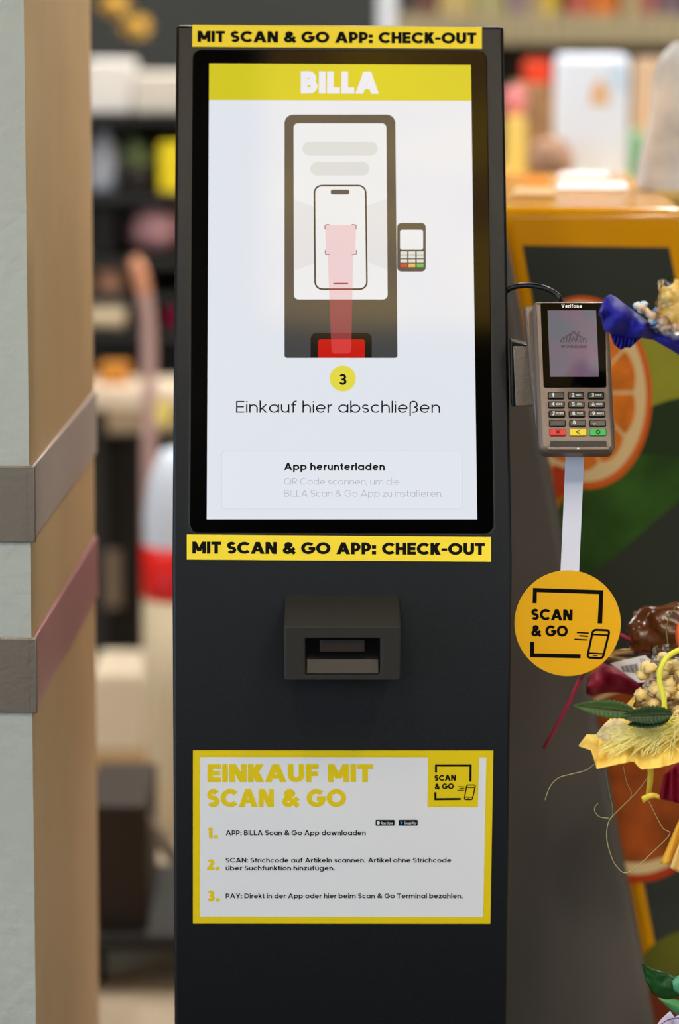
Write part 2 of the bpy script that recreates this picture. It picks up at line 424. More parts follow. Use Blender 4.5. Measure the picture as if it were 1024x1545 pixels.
# unseen spotlight, added to brighten the gift bouquets
sl = thing('added_spotlight', 'small black unseen spotlight added to brighten the gift bouquets', 'lamp', (-.15, .9, 3.3))
mb = MB(); sp0 = V((-.15, .9, 3.12)); sdir = (V((.47, 3.5, .90))-sp0).normalized()
mb.tube([sp0-sdir*.10, sp0-sdir*.09, sp0], lambda t: .034, 20, caps=False); mb.build('lamp_head', mat('spot housing', (24, 24, 24), .4), sl)
mb = MB(); mb.tube([sp0-sdir*.06+V((.036, 0, 0)), V((-.114, .87, 3.30))], .006, 8); mb.build('arm', M['lamp_body'], sl)
ld = bpy.data.lights.new('fill_spot', 'SPOT'); ld.energy = 105; ld.color = (1, .95, .86); ld.spot_size = R(12.5); ld.spot_blend = 1.0; ld.shadow_soft_size = .12
lo_ = bpy.data.objects.new('fill_spot', ld); COL.objects.link(lo_); lo_.parent = sl
lo_.matrix_basis = sl.matrix_basis.inverted() @ Matrix.Translation(sp0+sdir*.004) @ sdir.to_track_quat('-Z', 'Y').to_matrix().to_4x4()
# unseen amber panel, added for the warm reflection in the kiosk display
t = thing('reflection_panel', 'amber glowing panel added above the aisle to be mirrored in the display', 'lamp', (.37, 1.7, 3.3))
mb = MB(); mb.box(-.05, .78, 1.20, 2.25, 3.10, 3.14)
ap = mb.build('amber_panel', mat('amber lit panel', (190, 140, 50), .6, emit=(255, 190, 80), es=1.25), t)
nt = ap.data.materials[0].node_tree; tc = nt.nodes.new('ShaderNodeTexCoord'); nz_ = nt.nodes.new('ShaderNodeTexNoise'); nz_.inputs['Scale'].default_value = 5
rp = nt.nodes.new('ShaderNodeValToRGB'); rp.color_ramp.elements[0].position = .38; rp.color_ramp.elements[1].position = .62
rp.color_ramp.elements[0].color = lin((196, 150, 96))+(1,); rp.color_ramp.elements[1].color = lin((255, 210, 84))+(1,)
nt.links.new(tc.outputs['Object'], nz_.inputs['Vector']); nt.links.new(nz_.outputs['Fac'], rp.inputs['Fac']); nt.links.new(rp.outputs['Color'], nt.nodes['Principled BSDF'].inputs['Emission Color'])
mb = MB(); mb.box(-.07, .80, 1.18, 2.27, 3.14, 3.17); mb.build('frame', M['lamp_body'], t)
for x in (.1, .6):
    mb = MB(); mb.tube([(x, 1.7, 3.165), (x, 1.7, 3.30)], .006); mb.build('hanger', M['lamp_body'], t)

# pillar on the left
n0 = at(35.5, -14, 3.60); dirv = V((.0262, 1, 0)).normalized(); left = V((-dirv.y, dirv.x, 0))
NX, NY = n0.x, n0.y
def pil(a, b, z): return V((NX, NY, 0)) + dirv*a + left*b + V((0, 0, z))
mb = MB()
q = [pil(0, 0, 0), pil(0, .7, 0), pil(.71, .7, 0), pil(.71, 0, 0)]; k = [p+V((0, 0, 3.3)) for p in q]
mb.face([q[0], q[1], k[1], k[0]], 0); mb.face([q[1], q[2], k[2], k[1]], 0); mb.face([q[2], q[3], k[3], k[2]], 1); mb.face([q[3], q[0], k[0], k[3]], 1)
mb.face(q[::-1], 0); mb.face(k, 0)
struct(mb.build('wall_left', [M['plaster'], M['tan']]), 'grey plaster pillar with tan right face')
def zof(py, Y): return at(52, py, Y).z
for i, (ya, yb, sm) in enumerate(((703, 818, 'steel_side'), (962, 1075, 'steel_pink'))):
    z1, z0 = zof(ya, 3.6), zof(yb, 3.6)
    e = .004
    mb = MB()
    mb.prism([pil(-e, .001, z0), pil(-e, .70, z0), pil(0, .70, z0), pil(0, .001, z0)], (0, 0, z1-z0), 0)
    o1 = struct(mb.build('trim_%d' % (2*i+1), M['steel'], bevel=.0012), ('upper' if i == 0 else 'lower')+' brown steel bumper plate on pillar front')
    mb = MB()
    mb.prism([pil(-e, -e*1.6, z0), pil(-e, .004, z0), pil(.004, .004, z0), pil(.004, -e*1.6, z0)], (0, 0, z1-z0), 0)
    mb.prism([pil(.004, 0, z0+.002), pil(.71, 0, z0+.002), pil(.71, -e, z0+.002), pil(.004, -e, z0+.002)], (0, 0, z1-z0-.004), 1)
    o2 = struct(mb.build('trim_%d' % (2*i+2), [M['steel'], M[sm]], bevel=.0012), ('upper' if i == 0 else 'lower pinkish')+' steel bumper plate on pillar side')

# ------------------------------------------------------------------ the self checkout kiosk
D, AL, PSI = 3.5424, 0.37868, 0.01864
X0 = 0.00169; ZF = CZ-.6184
HW = .18565; UC = .00155
kx = V((cos(PSI), sin(PSI), 0)); ky = V((-sin(PSI), cos(PSI), 0)); kz = V((0, 0, 1))
KO = V((X0, D, ZF))
LOW = Plane(KO, kx, kz)
TIL = Plane(KO, kx, ky*sin(AL)+kz*cos(AL))
kiosk = thing('self_checkout_kiosk', 'tall anthracite self checkout kiosk with lit display and yellow signs', 'kiosk', (X0, D, 0), PSI)
def K(x, y, z): return KO + kx*(x+UC) + ky*y + kz*z
TY, TZ = .6233*sin(AL), .6233*cos(AL)
prof = [(0, -ZF+.012), (0, 0), (TY, TZ), (TY+.05, TZ), (TY+.075, TZ-.03), (.29, -.1), (.29, -ZF+.012)]
mb = MB(); mb.prism([K(-HW, y, z) for y, z in prof], kx*(2*HW))
mb.build('housing', M['body'], kiosk, bevel=.0035, seg=3)
mb = MB(); mb.prism([K(-HW-.03, -.06, -ZF), K(HW+.03, -.06, -ZF), K(HW+.03, .34, -ZF), K(-HW-.03, .34, -ZF)], (0, 0, .0115))
mb.build('base_plate', M['body'], kiosk, bevel=.002)
# display
mb = MB()
gl = rrect([(290.5, 75.5), (734, 77.5), (745, 805), (285.4, 804)], 13)
slab('display_gap', TIL, rrect([(288.8, 74), (735.6, 76), (746.8, 806.6), (283.6, 805.6)], 14), -.002, .0004, M['black'], kiosk)
display = slab('display', TIL, gl, -.002, .0016, M['glass'], kiosk, bevel=.0008, seg=2)
display['label'] = 'black glass display panel'
o0 = .0019
screen = flat('screen', TIL, [[(315.4, 96.7), (710, 98.7), (719.6, 784), (311.8, 784)]], o0, M['s_white'], kiosk)
screen['label'] = 'lit white screen with checkout instructions'
def sp(name, polys, lvl, m):
    return flat(name, TIL, polys, o0+.0001*lvl, M[m], screen)
sp('header_bar', [[(315.4, 96.7), (710, 98.7), (710.8, 153.2), (315.1, 152)]], 1, 's_yellow')
wm = text('BILLA', (453.5, 142), (571, 142.6), 33.5, .28, .06)
sp('wordmark', wm, 2, 's_logo')
sp('kiosk_drawing', [rrect([(429, 173.8), (596, 173.8), (599.4, 540.6), (429, 540.6)], [13, 13, 4, 4])], 1, 's_dark')
sp('drawing_face', [rrect([(442.8, 186.8), (582.6, 186.8), (584.5, 452.5), (443.3, 452.5)], 7)], 2, 's_face')
sp('grey_pill', [rrect(rect(456, 215, 569.6, 235.6), 10.2), rrect(rect(468, 245.4, 557, 265.6), 10)], 3, 's_pill')
for q_ in ([(443.6, 302), (474, 313), (475, 398), (444, 409)], [(554, 311), (583.2, 301), (584, 408), (555, 397)]): sp('faint_shape', [q_], 3, 's_faint')
sp('phone_outline', stroke(rrect([(474.2, 280.8), (551.4, 280.8), (553.4, 437.1), (475.2, 437.1)], 11), 2.5, True), 5, 's_black')
sp('phone_face', [rrect([(474.2, 280.8), (551.4, 280.8), (553.4, 437.1), (475.2, 437.1)], 11)], 4, 's_face')
sp('phone_notch', [rrect(rect(498.4, 287, 527, 294.2), 3.4)], 6, 's_dark')
for (x, y, sx, sy) in ((490, 340, 1, 1), (537, 340, -1, 1), (490.5, 385, 1, -1), (537.5, 385, -1, -1)):
    sp('corner_mark', stroke([(x, y+7*sy), (x, y+1.5*sy), (x+1.5*sx, y), (x+7*sx, y)], 1.1), 6, 's_plum')
sp('home_bar', [rrect(rect(502.5, 427.6, 525, 429.9), 1)], 6, 's_plum')
sp('scanner_drawing', [rrect(rect(468.4, 503, 560.6, 540.5), [9, 9, 0, 0])], 5, 's_black')
sp('scanner_window', [rrect(rect(479.5, 513, 550.2, 540.5), [4, 4, 0, 0])], 6, 's_red')
sp('red_beam', [[(490.2, 340.5), (537, 340.5), (535.8, 384), (532.6, 386), (529.6, 530), (527, 534.3), (502.5, 534.3), (499.8, 530), (494, 386), (491.6, 384)]], 8, 'beam')
sp('terminal_drawing', [rrect(rect(598.8, 337.3, 642, 410.6), 6.5)], 2, 's_dark')
sp('terminal_display', [rrect(rect(603.2, 347.6, 638, 377.4), 3)], 3, 's_face')
ks = []
kc = [[], [], []]
for i, xa in enumerate((603.8, 616, 628.4)):
    for ya in (380, 386, 392.4): ks.append(rect(xa, ya, xa+10.2, ya+4.9))
    kc[i].append(rect(xa, 398.8, xa+10.2, 403.9))
sp('drawn_keys', ks, 3, 's_key'); sp('drawn_red_key', kc[0], 3, 's_kred'); sp('drawn_amber_key', kc[1], 3, 's_amber'); sp('drawn_green_key', kc[2], 3, 's_green')
sp('step_badge', [ell(516.8, 571.8, 19.8, 19.6)], 1, 's_badge')
sp('step_number', text('3', (511.3, 581.6), (522.6, 581.6), 16.6, .19), 2, 's_black')
sp('headline', text('Einkauf hier abschließen', (356, 623.2), (663.5, 623.6), 17.6, .105, .12), 1, 's_black')
sp('card_edge', [rrect(rect(334, 680.5, 698, 769), 6)], 1, 's_line')
sp('card', [rrect(rect(335, 681.5, 697, 768), 6)], 2, 's_card')
sp('card_title', text('App herunterladen', (428.5, 709.8), (580.3, 710), 10.8, .2, .10), 3, 's_black')
sp('card_text', text('QR Code scannen, um die', (428.5, 732), (602, 732.2), 10.2, .095, .12) + text('BILLA Scan & Go App zu installieren.', (428.5, 750.2), (667.5, 750.5), 10.2, .095, .12), 3, 's_grey')
# yellow strips
st = slab('sign_strip', TIL, [(290, 37.6), (726.7, 41), (726.7, 74.3), (290, 71.2)], .0004, .0011, M['yellow_label'], kiosk)
st['label'] = 'yellow sign strip above the display'
flat('lettering', TIL, text('MIT SCAN & GO APP: CHECK-OUT', (298, 64), (718.5, 66.8), 16.9, .25, .06), .00125, M['ink'], st)
st = slab('sign_strip', TIL, [(281.8, 806.8), (740.4, 810.4), (740.4, 848), (281.8, 845)], .0004, .0018, M['yellow_label'], kiosk)
st['label'] = 'yellow sign strip below the display'
flat('lettering', TIL, text('MIT SCAN & GO APP: CHECK-OUT', (290, 835.8), (731, 838.2), 18, .25, .06), .00195, M['ink'], st)
# scanner hood
d = .078
yf = D-d
fTL, fTR, fBR, fBL = at(428, 945, yf), at(605, 945, yf), at(603.2, 1026, yf), at(428.6, 1026, yf)
bTL, bTR = LOW.P(430.5, 898.5), LOW.P(602, 898.5)
bBL, bBR = LOW.P(432, 1012), LOW.P(600, 1012)
bBL = V((bBL.x, bBL.y, fBL.z)); bBR = V((bBR.x, bBR.y, fBR.z))
wTL, wTR, wBR, wBL = at(460, 963.5, yf), at(573.4, 963.5, yf), at(573, 1018.6, yf), at(460.6, 1018.6, yf)
dep = V((0, .022, 0))
mb = MB()
mb.face([bTL, bTR, fTR, fTL]); mb.face([fTL, fBL, bBL, bTL]); mb.face([fTR, bTR, bBR, fBR]); mb.face([fBL, fBR, bBR, bBL])
for a, b, c2, d2 in ((fTL, fTR, wTR, wTL), (fTR, fBR, wBR, wTR), (fBR, fBL, wBL, wBR), (fBL, fTL, wTL, wBL)): mb.face([a, b, c2, d2])
for a, b in ((wTL, wTR), (wTR, wBR), (wBR, wBL), (wBL, wTL)): mb.face([a, b, b+dep, a+dep])
import bmesh
sc_o = mb.build('barcode_scanner', M['scan'], kiosk)
bm = bmesh.new(); bm.from_mesh(sc_o.data); bmesh.ops.remove_doubles(bm, verts=bm.verts, dist=1e-5); bmesh.ops.recalc_face_normals(bm, faces=bm.faces); bm.to_mesh(sc_o.data); bm.free()
bv = sc_o.modifiers.new('bevel', 'BEVEL'); bv.width = .0022; bv.segments = 3; bv.limit_method = 'ANGLE'; bv.angle_limit = R(25)
sc_o['label'] = 'protruding barcode scanner with slanted hood'
mb = MB(); mb.face([wTL+dep, wTR+dep, wBR+dep, wBL+dep]); mb.build('scanner_glass', M['scan_glass'], sc_o)
mb = MB()
mb.prism([at(482, 965, yf+.006), at(550, 965, yf+.006), at(550, 984, yf+.006), at(482, 984, yf+.006)], (0, .014, 0)); mb.build('lens_block', M['scan_in'], sc_o, bevel=.001)
mb = MB()
mb.prism([at(462, 994, yf+.012), at(571.5, 994, yf+.012), at(571.5, 1016.8, yf+.004), at(462, 1016.8, yf+.004)], (0, .012, 0)); mb.build('light_bar', M['scan_in'], sc_o, bevel=.001)
# poster
po = slab('poster', LOW, [(291, 1131.8), (744, 1132.2), (739.4, 1393.4), (291, 1393)], .0003, .0010, M['poster_yellow'], kiosk)
po['label'] = 'yellow framed instruction poster'
flat('white_field', LOW, [[(301.6, 1142), (733.3, 1142.4), (728.4, 1383), (301.6, 1382.6)]], .00115, M['paper'], po)
pp = lambda n, polys, m, k=0: flat(n, LOW, polys, .0013+.00013*k, m, po)
M['poster_ink'] = mat('poster ink', (12, 12, 12), .6, spec=.08)
pp('heading', text('EINKAUF MIT', (312.8, 1179.6), (562, 1179.6), 27, .255, .055)+text('SCAN & GO', (312.3, 1217), (522, 1217), 26.8, .255, .055), M['poster_yellow'])
for q_ in (text('1.', (313.3, 1264.8), (328.4, 1264.8), 16.6, .27, .1), text('2.', (312.3, 1312), (331, 1312), 16, .27, .1), text('3.', (312.6, 1359.8), (331.4, 1359.8), 16.6, .27, .1)): pp('step_number', q_, M['poster_yellow'])
pp('instructions', text('APP: BILLA Scan & Go App downloaden', (340.6, 1260), (551.6, 1260), 7.6, .18, .095)
   + text('SCAN: Strichcode auf Artikeln scannen. Artikel ohne Strichcode', (340.4, 1300.8), (680.5, 1300.8), 7.2, .18, .095)
   + text('über Suchfunktion hinzufügen.', (340.4, 1312.6), (505, 1312.6), 7.2, .18, .095)
   + text('PAY: Direkt in der App oder hier beim Scan & Go Terminal bezahlen.', (340.4, 1355), (697.6, 1355), 7.4, .18, .095), M['poster_ink'])
pp('store_badges', [rrect(rect(566.3, 1236.4, 595, 1245.2), 1.4), rrect(rect(601, 1236.4, 630, 1245.2), 1.4)], M['poster_ink'])
pp('badge_lettering', text('App Store', (574.4, 1243), (592.4, 1243), 4, .16, .12)+text('Google Play', (609.4, 1243), (628, 1243), 4, .16, .12)+[ell(570.4, 1240.9, 2.4, 2.6, 14)], M['paper'], 1)
pp('play_mark', [[(604, 1238.2), (608, 1240.8), (604, 1243.4)]], mat('play mark', (60, 150, 200), .5), 1)
pp('logo_field', [[(645.2, 1141), (722.6, 1141), (720.6, 1217.6), (644.3, 1217.4)]], M['poster_yellow'])
def logo_polys(T):
    f = lambda pts: [T(p) for p in pts]
    out = [f([(803.8, 886.9), (910, 890.3), (908.5, 896.4), (803.6, 893)]), f([(803.8, 886.9), (809.8, 887), (809.3, 910.2), (803, 910)]),
           f([(903.8, 890.2), (910, 890.3), (908.1, 940.6), (901.2, 940.4)]),
           f([(799.4, 968), (805.8, 968), (805.3, 991.6), (799.2, 991.6)]), f([(799.2, 985.4), (875.6, 987), (875.4, 993.2), (799.2, 991.6)])]
    out += [f(p) for p in text('SCAN', (801, 935.2), (863.2, 936.4), 17, .245, .05)]
    out += [f(p) for p in text('& GO', (801, 960), (856.2, 960.6), 17, .245, .05)]
    out += [f(p) for p in stroke(rrect([(894.4, 950), (919.4, 951), (908.8, 993.4), (885.4, 992)], 4.5, 4), 3.4, True)]
    out += [f(p) for p in stroke([(891, 957), (919, 958.4)], 2.4)+stroke([(886.6, 985.2), (911, 986.4)], 2.4)+stroke([(894, 989), (901, 989.4)], 1.4)]
    for a, b in (((869.6, 954.2), (888, 955.2)), ((873.5, 959), (886.8, 960)), ((866.2, 964.3), (885.6, 965.4))): out += [f(p) for p in stroke([a, b], 2.2)]
    return out
Tp = affine(((803.8, 886.9), (910, 890.3), (799.2, 991.6)), ((655.9, 1153), (711.3, 1153), (655, 1207)))
pp('logo', logo_polys(Tp), M['poster_ink'], 1)
# bracket that carries the card terminal
YB = D+.045
mb = MB()
mb.prism([at(774, 523, YB), at(798.5, 523.5, YB), at(806, 612, YB), at(778, 613, YB)], (0, .006, 0))
mb.build('bracket_plate', mat('grey bracket', (124, 110, 96), .5, .3, bump=(300, .35)), kiosk, bevel=.0012)
mb = MB()
mb.prism([at(770, 514, YB+.01), at(812, 524, YB+.01), at(818, 612, YB+.01), at(772, 614, YB+.01)], (0, .03, 0))
mb.build('bracket_arm', M['black'], kiosk, bevel=.0015)

# ------------------------------------------------------------------ card terminal
ta = R(24)
TO = at(868, 568, 3.545)
trl = R(-1.6)
tu = V((cos(R(3)), sin(R(3)), 0)); tv = V((-sin(R(3))*sin(ta), cos(R(3))*sin(ta), cos(ta)))
TER = Plane(TO, tu, tv)
term = thing('card_terminal', 'grey card payment terminal with keypad on bracket beside kiosk', 'card terminal', at(868, 682, 3.52), R(3))
M['term'] = mat('terminal grey', (108, 95, 86), .36, .3, bump=(800, .08))
M['term_key'] = mat('terminal key', (20, 18, 16), .25)
slab('holder', TER, rrect([(793.5, 452), (914, 452.5), (931, 640), (812, 640)], 4), -.034, -.019, M['term'], term, bevel=.002)
slab('casing', TER, rrect([(804.5, 454), (917.5, 454), (929, 682), (814, 682)], [7, 7, 11, 13]), -.024, 0, M['term'], term, bevel=.0065, seg=5)
g = slab('glass_face', TER, rrect([(815, 457.5), (912.5, 457.5), (914.6, 585), (819.8, 585)], 3), -.001, .0010, mat('terminal glass', (2, 2, 2), .08, spec=.08), term, bevel=.0005)
flat('brand_lettering', TER, text('Verifone', (846.2, 464.8), (877.8, 464.9), 5.6, .23, .09), .0013, mat('white print', (226, 222, 214), .5), g)
ts = flat('display', TER, [[(825.6, 468.8), (898.7, 468.6), (903.2, 569), (829.5, 569)]], .0012, None or mat('terminal display', (30, 30, 34), .12, emit=(104, 98, 116), es=.55, var=None), term)
ts['label'] = 'dim violet grey display'
nt = ts.data.materials[0].node_tree
tc = nt.nodes.new('ShaderNodeTexCoord'); nz = nt.nodes.new('ShaderNodeTexNoise'); nz.inputs['Scale'].default_value = 26
rp = nt.nodes.new('ShaderNodeValToRGB'); rp.color_ramp.elements[0].position = .36; rp.color_ramp.elements[1].position = .64
rp.color_ramp.elements[0].color = lin((128, 92, 118))+(1,); rp.color_ramp.elements[1].color = lin((100, 104, 120))+(1,)
nt.links.new(tc.outputs['Object'], nz.inputs['Vector']); nt.links.new(nz.outputs['Fac'], rp.inputs['Fac']); nt.links.new(rp.outputs['Color'], nt.nodes['Principled BSDF'].inputs['Emission Color'])
arcs = []
# fan of curved ribs
for i in range(4):
    x0_, hgt = 845.4+4.2*i, 7+3.2*i
    arcs += stroke([(x0_+ (hgt*.62)*(1-cos(t*pi/2/8)) , 517.5-hgt*sin(t*pi/2/8)) for t in range(9)], 1.9)
    x1_ = 884-4.2*i
    arcs += stroke([(x1_-(hgt*.62)*(1-cos(t*pi/2/8)), 517.5-hgt*sin(t*pi/2/8)) for t in range(9)], 1.5)
arcs += stroke([(858, 504), (862.5, 516.5), (865, 508), (868, 516.5), (873, 501)], 2)
flat('logo', TER, arcs+text('WORLDLINE', (845.4, 525.6), (884.4, 525.8), 4.4, .24, .08), .0014, mat('display logo', (50, 46, 60), .4), ts)
KX = [[(308, 445), (475, 610), (640, 778)], [(311, 449), (478, 615), (644, 783)], [(314, 454), (482, 620), (648, 788)], [(318, 459), (486, 627), (653, 793)], [(322, 463), (488, 630), (656, 797)]]
KY = [(950, 1008), (1028, 1083), (1104, 1160), (1181, 1236), (1255, 1315)]
KL = [['1', '2ABC', '3DEF'], ['4GHI', '5JKL', '6MNO'], ['7PQRS', '8TUV', '9WXYZ'], ['', '0', '.']]
white = bpy.data.materials['white print']
cm = [mat('red key', (206, 42, 38), .4), mat('yellow key', (226, 200, 40), .4), mat('green key', (60, 176, 78), .4)]
fx = lambda X: 770+X/5.517
fy = lambda Y: 420+Y/5.517
for r in range(5):
    for c in range(3):
        xa, xb = fx(KX[r][c][0]), fx(KX[r][c][1]); ya, yb = fy(KY[r][0]), fy(KY[r][1])
        k = slab('key', TER, rrect(rect(xa, ya, xb, yb), 2.4, 4), -.001, .0026 if r < 4 else .0022, M['term_key'] if r < 4 else cm[c], term, bevel=.0012, seg=3)
        if r == 4: k['label'] = ['red cancel key', 'yellow correction key', 'green confirm key'][c]
        off = .0029 if r < 4 else .0025
        if r < 4:
            s = KL[r][c]
            if s:
                mbk = shapes(MB(), TER, text(s[0], (xa+5.2, yb-2.8), (xa+9.6, yb-2.8), 5.6, .2), off)
                if len(s) > 1: shapes(mbk, TER, text(s[1:], (xa+12, yb-4), (xb-2.5-(1.5 if len(s) < 5 else 0), yb-4), 3.2, .18, .12), off)
                mbk.build('digit', white, k)
        else:
            cx, cy = (xa+xb)/2, (ya+yb)/2
            sym = [stroke([(cx-3, cy-2.4), (cx+3, cy+2.4)], 1.2)+stroke([(cx-3, cy+2.4), (cx+3, cy-2.4)], 1.2),
                   stroke([(cx+2.6, cy-2.8), (cx-2, cy), (cx+2.6, cy+2.8)], 1.3), stroke(ell(cx, cy, 2.7, 2.7, 16), 1.2, True)][c]
            flat('key_symbol', TER, sym, off, M['ink'], k)
slab('card_slot', TER, [(830, 665.5), (914.5, 665.5), (915, 673.5), (829, 673.5)], -.004, .0006, M['black'], term)
slab('slot_lip', TER, [(822, 674), (921, 674), (918, 680), (826, 680)], -.004, .0020, M['term'], term, bevel=.001)
flat('slot_arrow', TER, [[(871.5, 676), (874.5, 678.8), (868.5, 678.8)]], .0023, white, term)
mb = MB(); pth = []
for p, Y in (((757, 446), D+.13), ((772, 434), D+.12), ((796, 430.5), D+.11), ((820, 434), D+.10), ((838, 443), D+.095), ((846, 455), D+.09), ((848, 475), D+.075)): pth.append(at(p[0], p[1], Y))
def smooth(pts, n=6):
    out = []; P = [V(p) for p in pts]
    for i in range(len(P)-1):
        a, b, c, d3 = P[max(i-1, 0)], P[i], P[i+1], P[min(i+2, len(P)-1)]
        for k in range(n):
            t = k/n
            out.append(.5*((2*b)+(c-a)*t+(2*a-5*b+4*c-d3)*t*t+(3*b-a-3*c+d3)*t**3))
    out.append(P[-1]); return out
mb.tube(smooth(pth), .0030); o = mb.build('cable', mat('black cable', (12, 12, 12), .3), term); o['label'] = 'black cable'

# ------------------------------------------------------------------ wobbler sign under the terminal
YW = 3.555
WOB = Plane(at(856, 940, YW), (1, .02, 0), (.01, .06, 1))
wob = thing('wobbler_sign', 'round yellow wobbler sign on white strip hanging from card terminal', 'sign', at(857, 1020, YW))
M['wob'] = mat('wobbler yellow', (224, 166, 14), .42)
slab('hanging_strip', WOB, [(853.4, 676), (881.6, 676), (877.5, 770), (873, 872), (845, 872), (849.6, 770)], -.0014, -.0008, mat('white plastic strip', (214, 214, 226), .35), wob)
dsc = slab('disc', WOB, ell(856, 940.2, 80.2, 79.8, 72), -.0006, .0004, M['wob'], wob)
flat('logo', WOB, logo_polys(lambda p: p), .0006, M['ink'], dsc)

# ------------------------------------------------------------------ yellow fruit counter and grey side cabinet
YC = 4.16
CP = Plane((0, YC, 0), (1, 0, 0), (0, 0, 1))
def floor_px(px_at, slope, y):  return px_at+slope*(y-379)
counter = thing('fruit_counter', 'tall yellow counter with printed citrus picture behind the card terminal', 'counter', (.45, YC, 0))
M['cy'] = mat('glossy yellow enamel', (230, 160, 0), .2, coat=.35)
poly = [at(728, 313, YC), at(1037, 314, YC), at(1045+.2*1480, 1850, YC), at(floor_px(767, .189, 1850), 1850, YC), at(floor_px(767, .189, 352), 352, YC), at(728, 352, YC)]
zb = 0.0
def tozero(a, b): t = a.z/(a.z-b.z); return a+(b-a)*t
poly[2] = tozero(poly[1], poly[2]); poly[3] = tozero(poly[4], poly[3])
mb = MB(); mb.prism(poly, (0, .80, 0)); mb.build('cabinet', M['cy'], counter, bevel=.022, seg=6)
pn = slab('picture_panel', CP, [(788, 370), (1009, 373), (1031-.0+.2*1100-22, 1475), (788+.19*1105, 1475)], .0006, .0016, mat('dark green print', (52, 58, 50), .25, spec=.4), counter)
M['o_skin'] = mat('printed orange peel', (222, 100, 24), .4); M['o_pith'] = mat('printed pith', (232, 204, 150), .4)
M['o_flesh'] = mat('printed orange flesh', (226, 122, 30), .4, var=(40, .25)); M['leafp'] = mat('printed leaf', (46, 84, 22), .4, var=(12, .5))
M['limep'] = mat('printed lime', (150, 150, 44), .4, var=(10, .2)); M['darkp'] = mat('printed dark leaf', (36, 56, 24), .4)
M['o_deep'] = mat('printed deep orange', (164, 78, 22), .4, var=(24, .3)); M['o_red'] = mat('printed red orange', (190, 60, 14), .4)
def smooth2d(p, n=5):
    q = [(x, y, 0) for x, y in p]; q = [q[-1]]+q+[q[0], q[1]]
    return [(v.x, v.y) for v in smooth(q, n)[n:-n-1]]
cl = lambda polys: [[(max(x, 767.5+.189*(y-379)), y) for x, y in p] for p in polys]
fp = lambda n, polys, m, k: flat(n, CP, cl(polys), .0018+.0002*k, M[m], pn)
fp('printed_lime', [ell(1000, 560, 80, 66, 40, R(-20))], 'limep', 0)
fp('printed_shade_leaf', [smooth2d([(955, 628), (1045, 600), (1070, 660), (1000, 695), (930, 690)])], 'darkp', 1)
fp('printed_leaf', [smooth2d([(832, 800), (846, 760), (872, 720), (910, 698), (960, 687), (1010, 688), (1050, 700), (1040, 740), (1000, 775), (960, 810), (925, 840), (890, 862), (850, 868)])], 'leafp', 2)
fp('printed_peel', [ell(882, 592, 101, 146, 60, R(-4))], 'o_skin', 3)
fp('printed_pith', [ell(880, 590, 94, 137, 60, R(-4))], 'o_pith', 4)
seg = []
for k in range(10):
    a0 = 36*k+1.2; a1 = 36*k+34.8
    p = [(880+6*cos(R((a0+a1)/2)), 592+8*sin(R((a0+a1)/2)))]
    for j in range(7):
        a = R(a0+(a1-a0)*j/6); rr = 1-.06*(abs(j-3)/3)**2
        p.append((880+80*rr*cos(a), 592+118*rr*sin(a)))
    seg.append(p)
fp('printed_segments', seg, 'o_flesh', 5)
fp('printed_red_peel', [[(834, 700), (880, 716), (868, 735), (836, 752), (820, 740)]], 'o_red', 6)
fp('printed_peel', [ell(960, 1180, 130, 152, 60, R(4))], 'o_red', 1)
fp('printed_pith', [ell(960, 1176, 124, 143, 60, R(4))], 'o_pith', 2)
fp('printed_flesh', [ell(960, 1170, 116, 131, 60, R(4))], 'o_deep', 3)
M['lime_shaded'] = mat('printed shaded lime', (92, 94, 24), .4, var=(10, .2)); M['peel_shaded'] = mat('printed shaded red orange', (112, 44, 18), .4)  # darker copies of the prints: weaker light lower down put into the colour
fp('printed_lime', [ell(1015, 1452, 62, 40, 40, R(-35))], 'lime_shaded', 2)
fp('printed_peel', [ell(1010, 1520, 40, 40, 40)], 'peel_shaded', 3)
cab = thing('grey_cabinet', 'dark grey slanted cabinet panel between kiosk and fruit counter', 'cabinet', (.25, 4.09, 0))
M['cab'] = mat('grey cabinet', (96, 91, 86), .5, bump=(200, .05))
yc2 = 4.05
p0 = at(floor_px(768.5, .189, 330), 330, yc2); p1 = tozero(p0, at(floor_px(768.5, .189, 1850), 1850, yc2))
l0 = at(690, 330, yc2); l1 = V((l0.x, l0.y, 0))
mb = MB(); mb.prism([l0, p0, p1, l1], (0, .095, 0)); mb.build('panel', M['cab'], cab, bevel=.014, seg=5)

# things on the counter
def px2m(p, Y): return p*Y/F
def on(px, py, Y): return at(px, py, Y)
ztop = poly[0].z
def deck(px, Y):
    p = at(px, 300, Y); return V((p.x, Y, ztop))
M['sheet'] = mat('white paper', (238, 236, 240), .6)
M['ptan'] = mat('tan paper', (196, 160, 104), .7)
for (xa, xb, Ya, Yb, m, lab) in ((836, 948, 4.50, 4.68, 'sheet', 'white paper leaflet lying near the front of yellow counter'), (838, 920, 4.80, 4.93, 'sheet', 'white paper leaflet lying at back of yellow counter'), (770, 838, 4.35, 4.55, 'ptan', 'tan paper sheet lying on yellow counter beside leaflets')):
    a, b = deck(xa, Ya), deck(xb, Ya); c, d4 = deck(xb-6, Yb), deck(xa+8, Yb)
    mb = MB(); mb.prism([a, b, c, d4], (0, 0, .004)); tag(mb.build('leaflet', M[m]), lab, 'leaflet')
